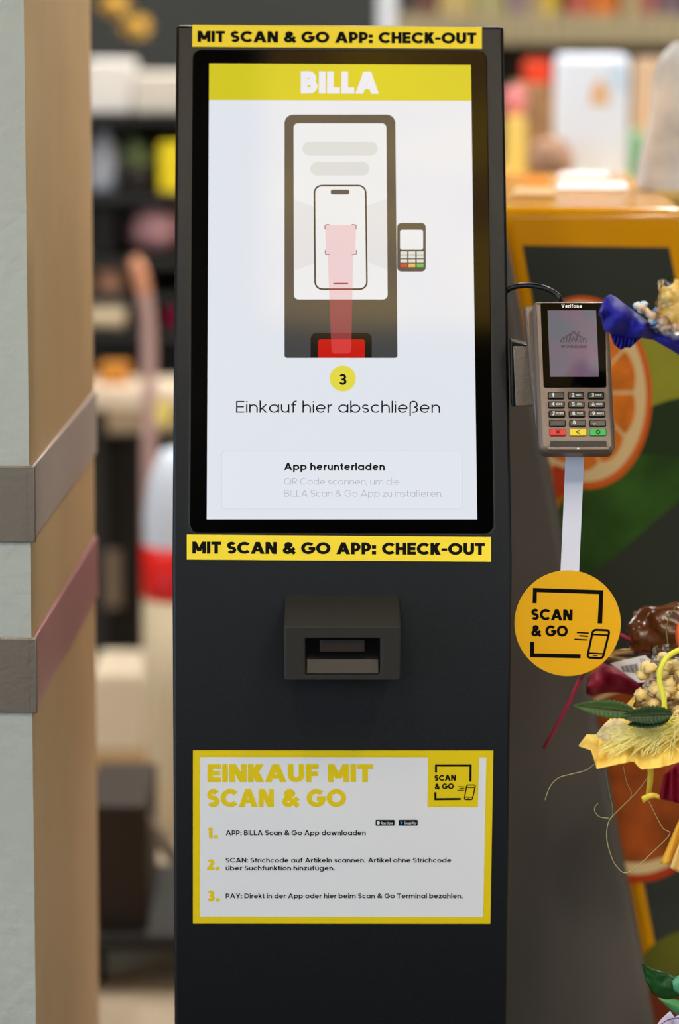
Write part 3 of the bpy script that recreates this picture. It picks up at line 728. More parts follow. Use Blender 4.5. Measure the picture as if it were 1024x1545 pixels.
# white bag with grey print, right on the counter
bc = deck(1022, 4.55)
bag = thing('white_bag', 'white bag with grey blotches standing on yellow counter at right', 'bag', bc)
rows = []
for i in range(15):
    t = i/14; z = .20*t
    wx = .056*math.sqrt(max(.02, 1-t**2.2))*(1-.12*t)+.003*sin(9*t); wy = .04*math.sqrt(max(.02, 1-t**2.2))
    rows.append([bc+V((wx*cos(a)*(1+.06*sin(3*a+5*t)), wy*sin(a)*(1+.08*sin(2*a+7*t)), z+.001)) for a in [2*pi*k/28 for k in range(28)]])
mb = MB(); mb.grid(rows, 0, True, True); mb.face(rows[-1]); mb.face(rows[0][::-1])
mb.build('sack', mat('white printed film', (236, 240, 248), .35, var=(16, .3)), bag)

# ------------------------------------------------------------------ background, right: shelf with goods
def bbox(name, xa, xb, ya, yb, Y, dep, m, lab, cat, group=None, bev=.004, zbase=None):
    """an upright box whose front shows between pixel bounds at depth Y"""
    a, b = at(xa, yb, Y), at(xb, ya, Y)
    z0 = a.z if zbase is None else zbase
    mb = MB(); mb.box(a.x, b.x, Y, Y+dep, z0, b.z)
    o = mb.build(name, m, bevel=bev); return tag(o, lab, cat, group)
YR = 7.4
zfl = at(800, 66, YR).z
x0r, x1r = at(600, 50, YR).x, at(1120, 50, YR).x
rack = thing('tall_shelf', 'tall beige shelf unit with slatted fascia in the far background', 'shelf', ((x0r+x1r)/2, YR+.2, 0))
M['beige'] = mat('beige boards', (158, 146, 116), .7); M['dkshelf'] = mat('dark shelf', (58, 52, 44), .7)
mb = MB()
nsl = 22
for i in range(nsl):
    xa = x0r+(x1r-x0r)*i/nsl
    mb.box(xa+.004, xa+(x1r-x0r)/nsl-.004, YR-.02, YR, zfl+.0, at(800, 21, YR).z)
mb.box(x0r, x1r, YR, YR+.02, zfl, at(800, 21, YR).z)
mb.build('slatted_fascia', M['beige'], rack)
mb = MB(); mb.box(x0r, x1r, YR+.02, YR+.45, at(800, 26, YR).z-.02, at(800, 26, YR).z); mb.build('top_board', M['beige'], rack)
mb = MB(); mb.box(x0r, x1r, YR+.42, YR+.45, 0, at(800, 26, YR).z-.02); mb.build('back_panel', M['dkshelf'], rack)
for xx in (x0r, x1r-.03):
    mb = MB(); mb.box(xx, xx+.03, YR+.02, YR+.42, 0, at(800, 26, YR).z-.02); mb.build('side_panel', M['dkshelf'], rack)
zt = at(800, 26, YR).z+.001
cols = [((628, 655), (96, 62, 58), 'dark brown'), ((662, 712), (172, 150, 96), 'beige'), ((716, 762), (150, 142, 100), 'olive'), ((768, 792), (132, 112, 120), 'mauve'), ((796, 815), (160, 140, 110), 'light tan'), ((818, 842), (190, 160, 60), 'mustard yellow'),
        ((858, 888), (170, 84, 70), 'brick red'), ((892, 930), (190, 104, 40), 'orange'), ((940, 962), (168, 150, 112), 'pale beige'), ((966, 990), (150, 92, 84), 'reddish brown'), ((994, 1030), (104, 84, 96), 'dark purple')]
for (xa, xb), c, nm in cols:
    a, b = at(xa, 20, YR+.1), at(xb, 20, YR+.1)
    mb = MB(); mb.box(a.x, b.x, YR+.1, YR+.3, zt, zt+.26)
    tag(mb.build('carton', mat(nm+' carton', c, .6), bevel=.004), nm+' carton in the row on top of the beige shelf', 'carton', 'cartons on the beige shelf top')
# table with goods in front of that shelf
YT = 6.35
zt2 = at(880, 276, YT).z
tb = thing('goods_table', 'low tan table with goods behind the yellow counter', 'table', (at(880, 276, YT).x, YT+.2, 0))
xl, xr = at(700, 276, YT).x, at(1110, 276, YT).x
mb = MB(); mb.box(xl, xr, YT-.08, YT+.62, zt2-.03, zt2); mb.build('tabletop', mat('tan tabletop', (206, 172, 96), .6), tb)
for xx in (xl+.03, xr-.07):
    for yy in (YT-.05, YT+.55):
        mb = MB(); mb.box(xx, xx+.04, yy, yy+.04, 0, zt2-.03); mb.build('leg', M['dkshelf'], tb)
M['redbox'] = mat('red box', (222, 66, 34), .5); M['whitebag'] = mat('white bag', (228, 236, 250), .5); M['pinktan'] = mat('pinkish board', (206, 178, 150), .7)
wb = thing('paper_bag', 'big white paper bag with orange emblem on the goods table', 'bag', at(895, 272, YT))
a, b = at(840, 274, YT), at(950, 84, YT)
mb = MB(); mb.box(a.x, b.x, YT, YT+.14, zt2, b.z); mb.build('bag_body', M['whitebag'], wb, bevel=.012)
BPl = Plane((0, YT, 0), (1, 0, 0), (0, 0, 1))
flat('orange_emblem', BPl, [[(888, 158), (896, 128), (905, 118), (914, 128), (920, 158)]], .001, mat('orange emblem', (226, 178, 120), .6), wb)
flat('blue_patch', BPl, [rect(918, 98, 946, 138)], .001, mat('pale blue patch', (204, 224, 244), .6), wb)
bbox('red_box', 792, 832, 92, 126, YT+.35, .1, M['redbox'], 'red box on top of the dark basket on goods table', 'box', zbase=at(800, 128, YT+.35).z)
bbox('brown_basket', 776, 836, 128, 190, YT+.3, .2, mat('brown basket', (150, 116, 84), .8, var=(20, .3)), 'brown basket under the red box on goods table', 'basket', zbase=zt2)
bbox('tan_board', 955, 1005, 88, 276, YT+.3, .05, M['pinktan'], 'upright pinkish tan board on goods table right of white bag', 'board', zbase=zt2)
bbox('green_carton', 952, 972, 200, 276, YT+.05, .1, mat('green carton', (132, 188, 150), .6), 'small green carton right of the white bag', 'carton', zbase=zt2)
def ball(name, px, py, r, Y, m, lab, cat, rz=None, group=None, amp=.08, rest=None):
    c = at(px, py, Y); rr = px2m(r, Y); rzz = px2m(rz or r, Y)
    if rest is not None: c.z = rest+rzz*.97
    mb = MB(); mb.blob(c, rr, rr*.8, rzz, 14, amp, 1.6, seed=px*.13)
    return tag(mb.build(name, m), lab, cat, group)
ball('bread_loaf', 832, 235, 34, YT-.05, mat('bread crust', (164, 128, 104), .8, var=(12, .25)), 'brown round loaf left of white bag on goods table', 'bread', 36, rest=zt2)
bbox('cream_carton', 764, 794, 178, 276, YT+.05, .1, mat('cream carton', (236, 206, 112), .6), 'cream yellow carton beside the brown loaf', 'carton', zbase=zt2)
ball('pink_toy', 776, 155, 19, YT+.12, mat('pink plush', (214, 130, 132), .9), 'pink round plush on the cream carton', 'toy', 23, rest=at(776, 178, YT+.05).z)

# white post behind the kiosk top
pc = at(584.5, 20, 8.3)
mb = MB(); mb.tube([V((pc.x, 8.3, 0)), V((pc.x, 8.3, 3.3))], px2m(13, 8.3), 20)
tag(mb.build('white_post', mat('white post', (232, 236, 244), .5)), 'slim white round post rising behind the kiosk top', 'post')

# ------------------------------------------------------------------ background, left gap
YL = 7.0
M['rackd'] = mat('dark rack metal', (40, 40, 38), .6)
lr = thing('goods_rack', 'dark metal goods rack in the gap between pillar and kiosk', 'rack', (at(240, 600, YL).x, YL+.2, 0))
xa_, xb_ = at(92, 300, YL).x, at(420, 300, YL).x
SH = {k: at(200, k, YL).z for k in (172, 292, 390, 445, 500)}
for k, z in SH.items():
    mb = MB(); mb.box(xa_, xb_, YL, YL+.4, z-.018, z); mb.build('shelf', M['rackd'], lr)
for xx in (xa_-.03, xb_):
    for yy in (YL, YL+.37):
        mb = MB(); mb.box(xx, xx+.03, yy, yy+.03, 0, SH[172]+.02); mb.build('upright', M['rackd'], lr)
mb = MB(); mb.box(xa_, xb_, YL+.40, YL+.415, 0, SH[172]-.018); mb.build('back_panel', M['rackd'], lr)
def lb(name, xa, xb, ya, sh, m, lab, cat, group=None, dy=.02, dep=.2):
    return bbox(name, xa, xb, ya, sh, YL+dy, dep, m, lab, cat, group, .006, SH[sh]+.001)
M['cw'] = mat('white carton', (222, 218, 212), .7); M['cw2'] = mat('off white carton', (208, 200, 188), .7)
lb('white_carton', 128, 198, 92, 172, M['cw'], 'tall white carton on the top of the goods rack beside pillar', 'carton', 'white cartons on the rack')
lb('white_carton', 201, 300, 112, 172, M['cw2'], 'lower off-white carton on rack top beside kiosk edge', 'carton', 'white cartons on the rack')
lb('bottle_pack', 170, 198, 186, 292, mat('dark pack', (44, 44, 42), .5), 'dark pack next to the white jug on rack', 'pack', None, .24, .1)
mb = MB(); c = at(158, 292, YL+.1); c.z = SH[292]+.001
mb.lathe(c, [(0, 0), (.030, 0), (.034, .02), (.034, .07), (.028, .095), (.012, .108), (.012, .125), (0, .125)], 20)
tag(mb.build('white_jug', mat('white plastic jug', (214, 218, 228), .4)), 'white plastic jug on the rack beside pillar', 'jug')
# plant in pot on the rack
pp_ = at(210, 292, YL+.05); pp_.z = SH[292]+.001
pl_ = thing('potted_plant', 'grey green potted plant on rack beside yellow box', 'plant', pp_)
mb = MB(); mb.lathe(pp_, [(0, 0), (.025, 0), (.033, .055), (.028, .055), (.026, .045), (0, .045)], 18); mb.build('pot', mat('dark pot', (50, 46, 42), .7), pl_)
mb = MB()
for i in range(34):
    a = random.random()*2*pi; e = random.uniform(.3, 1.4); L = random.uniform(.05, .085); b0 = pp_+V((0, 0, .045))
    dv = V((cos(a)*cos(e), sin(a)*cos(e)*.8, sin(e))); sd = dv.cross(V((0, 0, 1))).normalized()*.010; t1 = b0+dv*L
    mb.face([b0, b0+dv*L*.5+sd, t1-V((0, 0, .006)), b0+dv*L*.5-sd])
mb.build('foliage', mat('grey green leaves', (150, 168, 116), .7), pl_)
lb('yellow_box', 240, 300, 216, 292, mat('yellow box', (226, 204, 30), .5), 'bright yellow box on rack touching the kiosk edge in view', 'box', None, .0)
lb('black_box', 142, 174, 309, 390, mat('black box', (16, 15, 16), .5), 'black box on the middle shelf beside pillar', 'box')
c = at(238, 390, YL+.12)
mb = MB(); c.z = SH[390]+px2m(39, YL); mb.blob(c, px2m(46, YL), .07, px2m(34, YL), 16, .18, 2.2, seed=2.2)
tag(mb.build('plush_toy', mat('dusty pink plush', (238, 176, 178), .95, var=(14, .25))), 'dusty pink plush lying on the middle rack shelf', 'toy')
lb('brown_box', 146, 184, 406, 445, mat('brown box', (164, 124, 100), .7), 'small brown box on the rack beside pillar', 'box')
mb = MB(); z = SH[500]; a = at(134, 475, YL+.04); b = at(190, 475, YL+.04); r_ = px2m(23, YL)
mb.tube([V((a.x, a.y, z+r_+.003)), V((b.x, b.y, z+r_+.001))], r_, 20)
tag(mb.build('beige_roll', mat('beige roll', (236, 220, 186), .8)), 'beige roll lying on the lower rack shelf', 'roll')
ball('crimson_ball', 264, 485, 16, YL+.06, mat('crimson ball', (190, 30, 84), .5), 'crimson ball on the lower rack shelf touching the kiosk edge in view', 'ball', rest=SH[500]+.004, amp=0)
# cream table in front
YK = 6.75
zc = at(200, 584, YK).z
ct = thing('cream_table', 'cream topped packing table in the gap left of kiosk', 'table', (at(220, 600, YK).x, YK, 0))
xa2, xb2 = at(120, 600, YK).x, at(420, 600, YK).x
M['cream'] = mat('cream top', (232, 214, 188), .5); M['cream2'] = mat('beige apron', (196, 178, 148), .6)
mb = MB(); mb.box(xa2, xb2, YK-.02, YK+.2, at(200, 617, YK).z, zc); mb.build('tabletop', M['cream'], ct, bevel=.006)
mb = MB(); mb.box(at(160, 600, YK).x, xb2-.05, YK+.02, YK+.05, at(200, 655, YK).z, at(200, 617, YK).z); mb.build('apron', M['cream2'], ct)
for xx in (xa2+.01, xb2-.05):
    mb = MB(); mb.box(xx, xx+.035, YK+.06, YK+.095, 0, at(200, 617, YK).z); mb.build('leg', M['rackd'], ct)
mb = MB(); a = at(150, 584, YK+.05); b = at(192, 553, YK+.05); mb.box(a.x, b.x, YK+.04, YK+.16, zc+.001, b.z)
tag(mb.build('orange_box', mat('orange box', (196, 128, 48), .6), bevel=.003), 'flat orange box on cream table beside pillar', 'box')
yl = flat('yellow_sticker', Plane((0, YK-.02, 0), (1, 0, 0), (0, 0, 1)), [ell(246, 622, 13, 20, 24)], .002, mat('yellow sticker', (244, 226, 120), .6), ct)
yl['label'] = 'yellow sticker'
# pole with bent top
YP = 6.62
pth = smooth([at(203, 388, YP), at(211, 415, YP), at(219, 450, YP), at(224, 500, YP), at(225, 600, YP), at(225, 760, YP)], 5)
pth.append(V((pth[-1].x, YP, .001)))
pr = thing('bent_pole', 'mauve pole with bent orange top in front of the cream table', 'pole', (pth[-1].x, YP, 0))
mb = MB(); mb.tube(pth[8:], px2m(12.5, YP), 14, flat=.8); mb.build('shaft', mat('mauve shaft', (190, 156, 150), .6), pr)
mb = MB(); mb.tube(pth[:12], lambda t: px2m(10+5*sin(pi*t), YP), 14, flat=.8); mb.build('orange_top', mat('salmon orange top', (222, 156, 120), .6), pr)
# dark cabinet under/behind
YD = 6.9
dc = thing('dark_cabinet', 'black cabinet with painted pale vertical reflection under the cream table', 'cabinet', (at(180, 900, YD).x, YD, 0))
mb = MB(); mb.box(at(118, 900, YD).x, at(420, 900, YD).x, YD, YD+.08, 0, at(200, 660, YD).z); mb.build('carcass', mat('black cabinet', (26, 24, 23), .5), dc)
mb = MB(); a = at(160, 915, YD); b = at(182, 830, YD); mb.box(a.x, b.x, YD-.015, YD-.0005, a.z, b.z); mb.build('strip', mat('painted pale reflection', (150, 134, 118), .5), dc)  # pale piece stands in for a vertical reflection on the dark front
# waste bin with red collar
YN = 5.95
bn = thing('waste_bin', 'beige bin with red collar and white domed lid left of kiosk', 'bin', (at(268, 1300, YN).x, YN+.1, 0))
bc = V((at(268, 1300, YN).x, YN+.1, 0)); z0 = at(262, 915, YN).z; z1 = at(262, 835, YN).z; z2 = at(262, 690, YN).z
r0 = px2m(57, YN); n = 28
mb = MB(); mb.lathe(bc, [(0, 0.001), (r0*.55, 0.001), (r0*.9, z0*.35), (r0, z0*.6), (r0, z0), (0, z0)], n); mb.build('bin_body', mat('beige plastic', (206, 188, 156), .5), bn)
mb = MB(); mb.lathe(bc, [(0, z0), (r0*1.0, z0), (r0*1.02, z0+.005), (r0*1.02, z1), (0, z1)], n); mb.build('collar', mat('red collar', (206, 20, 10), .4), bn)
mb = MB(); mb.lathe(bc, [(r0*.95, z1), (r0*.95, z1+(z2-z1)*.3), (r0*.8, z1+(z2-z1)*.7), (r0*.45, z2), (0, z2+.005)], n); mb.build('lid', mat('white lid', (206, 214, 226), .4), bn)
# carton and dark trolley low on the floor
YX = 6.3
bbox('floor_carton', 138, 216, 1018, 1135, YX, .25, mat('pale carton', (218, 202, 176), .7), 'pale carton standing on tan crate behind the dark box', 'carton', None, .006, at(180, 1132, YX).z)
bbox('tan_crate', 134, 220, 1132, 1250, YX-.005, .26, mat('tan crate', (184, 152, 108), .7), 'tan crate on floor under the pale carton', 'crate', None, .006, 0)
YG = 5.12
gx0, gx1 = at(128, 1300, YG).x, at(222, 1300, YG).x
dl = thing('platform_trolley', 'dark platform trolley with a wheel on the floor left of kiosk', 'trolley', ((gx0+gx1)/2, YG, 0))
M['dkbr'] = mat('dark brown board', (46, 36, 28), .7)
mb = MB(); mb.box(gx0, gx1, YG, YG+.3, .09, at(180, 1216, YG).z); mb.build('side_board', M['dkbr'], dl, bevel=.006)
mb = MB(); mb.box(gx0-.02, gx1+.14, YG-.04, YG+.4, .062, .09); mb.build('deck', M['rackd'], dl, bevel=.004)
for xx in (gx0+.02, gx1+.1):
    for yy in (YG, YG+.33):
        mb = MB(); mb.tube([(xx-.012, yy, .031), (xx+.012, yy, .031)], .03, 18); mb.build('wheel', M['black'], dl)
mb = MB(); mb.tube([V((gx1-.005, YG+.02, at(180, 1240, YG).z)), V((gx1+.125, YG+.02, .09))], .012, 10); mb.build('brace', mat('grey brace', (120, 112, 104), .5), dl)
# gold ornaments hanging
M['gold'] = mat('gold paper', (206, 160, 62), .45, .2)
for (px, py, r, lab) in ((172, 6, 26, 'upper gold paper ornament hanging on thread near dark wall'), (205, 40, 26, 'lower paler gold paper ornament hanging on thread near dark wall')):
    c = at(px, py, 8.2); rr = px2m(r, 8.2)
    og = thing('gold_ornament', lab, 'ornament', c, 0, 'hanging gold ornaments')
    mb = MB()
    for k in range(8):
        a = 2*pi*k/8
        dv = V((cos(a), .35*sin(2*a), sin(a)*.75)); pv = V((-sin(a), 0, cos(a)))*.35
        mb.face([c, c+(dv+pv)*rr*.6, c+dv*rr*1.05, c+(dv-pv)*rr*.6])
    mb.blob(c, rr*.4, rr*.35, rr*.35, 8)
    mb.build('petals', M['gold'], og, solid=.004)
    mb = MB(); mb.tube([c+V((0, 0, rr*.3)), V((c.x, c.y, 3.3))], .0012, 5); mb.build('thread', M['black'], og)

# ------------------------------------------------------------------ gift bouquets at the right
bk = V((.52, 3.62, 0))
bu = thing('bouquet_bucket', 'grey metal bucket holding the gift bouquets, low at right edge', 'bucket', bk)
mb = MB(); mb.lathe(bk, [(0, 0), (.095, 0), (.125, .30), (.12, .30), (.092, .012), (0, .012)], 32); mb.build('pail', mat('zinc', (150, 152, 154), .4, .7), bu)
mb = MB(); mb.lathe(bk, [(.125, .296), (.130, .30), (.125, .304), (.121, .30), (.125, .296)], 32); mb.build('rim', mat('zinc rim', (170, 172, 174), .4, .7), bu)
M['stick'] = mat('wooden stick', (176, 140, 92), .7)
def stick(root, p, k):
    mb = MB(); mb.tube([V(p), V((bk.x-.05+.02*k, bk.y-.03+.02*k, .014))], .003, 8); return mb.build('stick', M['stick'], root)
def lerp_line(pts, n):
    P = [V(p) for p in pts]; L = [0]
    for i in range(1, len(P)): L.append(L[-1]+(P[i]-P[i-1]).length)
    out = []
    for k in range(n):
        s = L[-1]*k/(n-1); i = 0
        while i < len(L)-2 and L[i+1] < s: i += 1
        t = (s-L[i])/max(1e-9, L[i+1]-L[i]); out.append(P[i].lerp(P[i+1], min(1, t)))
    return out
def sheet(upper, lower, Y, fn, n=60, m=22):
    """paper strip between two outlines; fn(s,t) is how far its surface comes forward (m)"""
    U, L = lerp_line([(x, y, 0) for x, y in upper], n), lerp_line([(x, y, 0) for x, y in lower], n)
    mb = MB(); rows = []
    for j in range(m):
        t = j/(m-1); row = []
        for i in range(n):
            p = U[i].lerp(L[i], t); row.append(at(p.x, p.y, Y-fn(i/(n-1), t)))
        rows.append(row)
    mb.grid(rows); return mb
def leaf(tip, base, wpx, Yt, Yb, teeth=14, bend=0.0, fold=.006):
    a, b = at(*base, Yb), at(*tip, Yt); d = b-a; L = d.length; d.normalize()
    v = (CAM-a).normalized(); s = d.cross(v).normalized(); nn = s.cross(d).normalized()
    if nn.dot(v) < 0: nn = -nn
    W = px2m(wpx, Yb)
    rows = []
    N = teeth*4
    for i in range(N+1):
        t = i/N
        wd = W*.5*(sin(pi*min(1, t**.75)))**.8 if 0 < t < 1 else 0
        wd *= (1-.2*((i % 4)/4))
        ce = a+d*L*t+nn*(bend*sin(pi*t))
        rows.append([ce+s*wd*k + nn*(fold*(abs(k)))*(wd/W*2) + (nn*.0004*sin(i*1.57) if k else V()) for k in (-1, -.5, 0, .5, 1)])
    mb = MB(); mb.grid(rows); return mb
def nz(x, y=0, z=0): return noise.noise(V((x, y, z)))

# --- yellow bouquet
yb = thing('yellow_bouquet', 'gift bouquet in crumpled pale yellow tissue with green leaves and yellow ribbon', 'bouquet', bk+V((-.03, -.02, .014)))
M['ty'] = mat('yellow tissue', (255, 222, 112), .7, bump=(120, .35), transl=.12)
up = [(885, 1108), (899, 1108.5), (912, 1092), (922, 1083), (934, 1075), (950, 1080), (968, 1083), (990, 1085), (1024, 1084), (1060, 1090), (1110, 1105)]
lo = [(892, 1132), (900, 1160), (928, 1154), (955, 1148.5), (962, 1156), (968, 1161), (996, 1158), (1024, 1150), (1050, 1146), (1080, 1150), (1112, 1160)]
YY = 3.50
fold_y = lambda s, t: .075*t**1.15 + .012*nz(s*15, t*2.0, .3) + .007*nz(s*30, t*5, 2) + .004*sin(s*55+2*t)*t
mb = sheet([(872.5, 1125)]+up, [(874, 1126)]+lo, YY, fold_y, 90, 26)
mb.build('tissue_wrap', M['ty'], yb, solid=.0005)
# inner tissue, paler, standing behind
mb = sheet([(932, 1078), (945, 1062), (958, 1048), (972, 1043), (985, 1055), (1010, 1060), (1040, 1050)], [(932, 1090), (945, 1092), (958, 1094), (972, 1094), (985, 1096), (1010, 1096), (1040, 1096)], YY+.02, lambda s, t: .01*nz(s*9, t*3, 5)+.015*t, 40, 12)
mb.build('inner_tissue', mat('pale yellow tissue', (236, 196, 100), .7, transl=.25), yb, solid=.0005)
mb = sheet([(899, 1109), (912, 1092), (930, 1082), (945, 1092), (948, 1108)], [(900, 1112), (912, 1118), (930, 1120), (944, 1120), (950, 1116)], YY-.047, lambda s, t: .004*nz(s*8, t*3, 9)+.004*t, 30, 10)
mb.build('white_tissue', mat('cream tissue', (244, 226, 190), .7, transl=.25), yb, solid=.0004)
M['lf'] = mat('green leaf', (66, 92, 42), .45, var=(30, .25), transl=.12); M['lf2'] = mat('dark green leaf', (46, 70, 32), .45, var=(30, .25), transl=.1)
M['rib'] = mat('leaf rib', (60, 52, 40), .6)
def leaf_part(tip, base, w_, Yt, Yb, m, root, **k):
    o = leaf(tip, base, w_, Yt, Yb, **k).build('leaf', m, root, solid=.0004)
    a, b = at(*base, Yb), at(*tip, Yt); v = (CAM-a).normalized()
    mb = MB(); mb.tube([a+v*.0012, a.lerp(b, .5)+v*.0016, a.lerp(b, .92)+v*.001], lambda t: .0009*(1-.6*t), 6); mb.build('midrib', M['rib'], o)
    return o
leaf_part((864, 1064), (958, 1074), 30, YY-.085, YY-.08, M['lf'], yb)
leaf_part((932, 1081), (1014, 1077), 30, YY-.084, YY-.08, M['lf2'], yb)
leaf_part((946, 1094), (1010, 1083), 24, YY-.082, YY-.078, M['lf2'], yb)
# contents and cellophane
c = at(1020, 1034, YY+.008)
mb = MB()
for i in range(70):
    a = random.random()*2*pi; r = math.sqrt(random.random()); zz = random.uniform(-1, 1)
    p = c+V((r*cos(a)*.046*(1-.4*zz), -.012+.02*sin(a)*r-.012*(1-r), zz*.034))
    mb.blob(p, .0072, .0072, .006, 8, .45, 2.4, seed=i*1.7)
mb.build('sweets', mat('beige sweets', (226, 196, 126), .5), yb)['kind'] = 'stuff'
def film_mat():
    m = bpy.data.materials.new('cellophane'); m.use_nodes = True; nt = m.node_tree; nt.nodes.clear()
    g = nt.nodes.new('ShaderNodeBsdfGlossy'); g.inputs['Roughness'].default_value = .08
    t = nt.nodes.new('ShaderNodeBsdfTransparent'); x = nt.nodes.new('ShaderNodeMixShader')
    fr = nt.nodes.new('ShaderNodeFresnel'); fr.inputs['IOR'].default_value = 1.5
    ad = nt.nodes.new('ShaderNodeMath'); ad.operation = 'MULTIPLY_ADD'; ad.inputs[1].default_value = 1.1; ad.inputs[2].default_value = .02
    o = nt.nodes.new('ShaderNodeOutputMaterial')
    nt.links.new(fr.outputs[0], ad.inputs[0]); nt.links.new(ad.outputs[0], x.inputs[0]); nt.links.new(t.outputs[0], x.inputs[1]); nt.links.new(g.outputs[0], x.inputs[2]); nt.links.new(x.outputs[0], o.inputs[0])
    return m
M['film'] = film_mat()
def crumple(c, rx, ry, rz, top=.6, seed=0.0, n=26):
    mb = MB(); rows = []
    for i in range(n+1):
        t = i/n
        row = []
        rad = (1-(1-top)*t)*(.96+.08*sin(7*t))
        for k in range(40):
            a = 2*pi*k/40
            f = 1+.13*abs(nz(cos(a)*4+seed, sin(a)*4, t*6))+.10*nz(cos(a)*9, sin(a)*9+seed, t*12)
            row.append(c+V((rx*rad*cos(a)*f, ry*rad*sin(a)*f, rz*(2*t-1))))
        rows.append(row)
    mb.grid(rows, 0, False, True); return mb
crumple(at(1036, 1032, YY+.012), .058, .042, .040, .62, .4).build('cellophane', M['film'], yb)
pth = smooth([at(1040, 976, YY-.03), at(1024, 981, YY-.04), at(1007, 991, YY-.045), at(997, 1008, YY-.05), at(995, 1028, YY-.052), at(1001, 1052, YY-.055), at(1003, 1072, YY-.058), at(1010, 1094, YY-.06)])
mb = MB(); mb.tube(pth, .0030, 10); mb.build('ribbon_cord', mat('lemon cord', (226, 222, 74), .8, bump=(600, .4)), yb)
# sisal grass
mb = MB()
for i in range(170):
    x1, y1 = random.uniform(898, 990), 0
    x0s, y0s = random.uniform(985, 1060), random.uniform(1075, 1112)
    y1 = 1100+random.uniform(-8, 40)+(990-x1)*.08
    if i % 6 == 0: x1 += 40; y1 = random.uniform(1086, 1150)
    pm = ((x0s+x1)/2+random.uniform(-8, 8), (y0s+y1)/2-random.uniform(0, 12))
    mb.tube(smooth([at(x0s, y0s, YY-.030), at(pm[0], pm[1], YY-.055-random.random()*.012), at(x1, y1, YY-.066-random.random()*.012)], 5), .0003, 4, caps=False)
o = mb.build('sisal_grass', mat('pale sisal', (255, 246, 160), .6), yb); o['kind'] = 'stuff'
M['twine'] = mat('straw fibre', (170, 160, 104), .6)
def strand(pts, root, r=.0005, m=None):
    mb = MB(); mb.tube(smooth([at(x, y, Y) for x, y, Y in pts], 7), r, 6); return mb.build('loose_fibre', m or M['twine'], root)
strand([(900, 1150, YY-.05), (884, 1162, YY-.05), (862, 1168, YY-.05), (842, 1174, YY-.05), (829, 1188, YY-.05), (822, 1207, YY-.05)], yb)
strand([(985, 1160, YY-.03), (962, 1193, YY-.03), (930, 1225, YY-.03), (918, 1240, YY-.03), (915, 1265, YY-.03), (922, 1292, YY-.03), (930, 1307, YY-.03), (943, 1317, YY-.03), (962, 1306, YY-.03), (985, 1285, YY-.03), (1010, 1259, YY-.03), (1000, 1250, YY-.03), (990, 1232, YY-.03), (978, 1208, YY-.03)], yb)
strand([(918, 1234, YY-.03), (906, 1233, YY-.03), (898, 1226, YY-.03), (897, 1218, YY-.03), (902, 1212, YY-.03)], yb, .0004)
strand([(940, 1156, YY-.02), (945, 1180, YY-.02), (952, 1195, YY-.02), (950, 1206, YY-.02)], yb, .0004)
strand([(913, 1160, YY-.02), (918, 1190, YY-.02), (924, 1220, YY-.02), (922, 1236, YY-.02)], yb, .0005, mat('green fibre', (92, 130, 96), .6))
# curled ribbon
M['yr'] = mat('yellow ribbon', (246, 208, 70), .4)
mb = MB()
Lx = [(974, 1150), (977, 1165), (976, 1180), (974, 1198)]; Rx = [(984, 1150), (986, 1165), (985, 1180), (982, 1198)]
rows = [[at(a[0], a[1], YY-.045), at(b[0], b[1], YY-.043)] for a, b in zip(Lx, Rx)]
mb.grid(rows)
rows = []
for k in range(15):
    t = k/14
    x = 967+28*t; y = 1206-9*sin(t*pi*.72)+3*t
    wv = 6-1.5*t
    rows.append([at(x, y-wv+2, YY-.050-.008*sin(pi*t)), at(x+3*(1-t), y+wv, YY-.050-.008*sin(pi*t))])
mb.grid(rows)
mb.build('curled_ribbon', M['yr'], yb, solid=.0004)
stick(yb, at(1050, 1120, YY), 0)

# --- blue bouquet, upper right
YBq = 3.46
bb = thing('blue_bouquet', 'gift bouquet in dark blue crepe paper with cream ruffle and wrapped sweet', 'bouquet', bk+V((0, .02, .014)))
M['blue'] = mat('blue crepe paper', (34, 34, 150), .6, bump=(90, .4), transl=.12)
up = [(904, 470), (908, 458), (914, 448), (920, 444), (930, 449), (942, 459), (958, 471), (975, 484), (990, 493), (1008, 500), (1024, 505), (1060, 520)]
lo = [(903, 475), (907, 480), (909, 490), (912, 500), (922, 502), (934, 508), (950, 510), (966, 509), (987, 513), (1006, 524), (1024, 535), (1060, 552)]
mb = sheet(up, lo, YBq, lambda s, t: .022*sin(pi*t)+.012*nz(s*10, t*1.5, 4)+.006*sin(s*26+3*t), 60, 20)
mb.build('crepe_wrap', M['blue'], bb, solid=.0006)
up = [(918, 496), (926, 498), (936, 500), (948, 502), (960, 504), (968, 506)]
lo = [(920, 502), (926, 520), (936, 528), (943, 524), (950, 525), (966, 510)]
mb = sheet(up, lo, YBq+.006, lambda s, t: .006*sin(s*60)*t+.006*nz(s*6, t, 2), 50, 12)
mb.build('crepe_fringe', M['blue'], bb, solid=.0006)
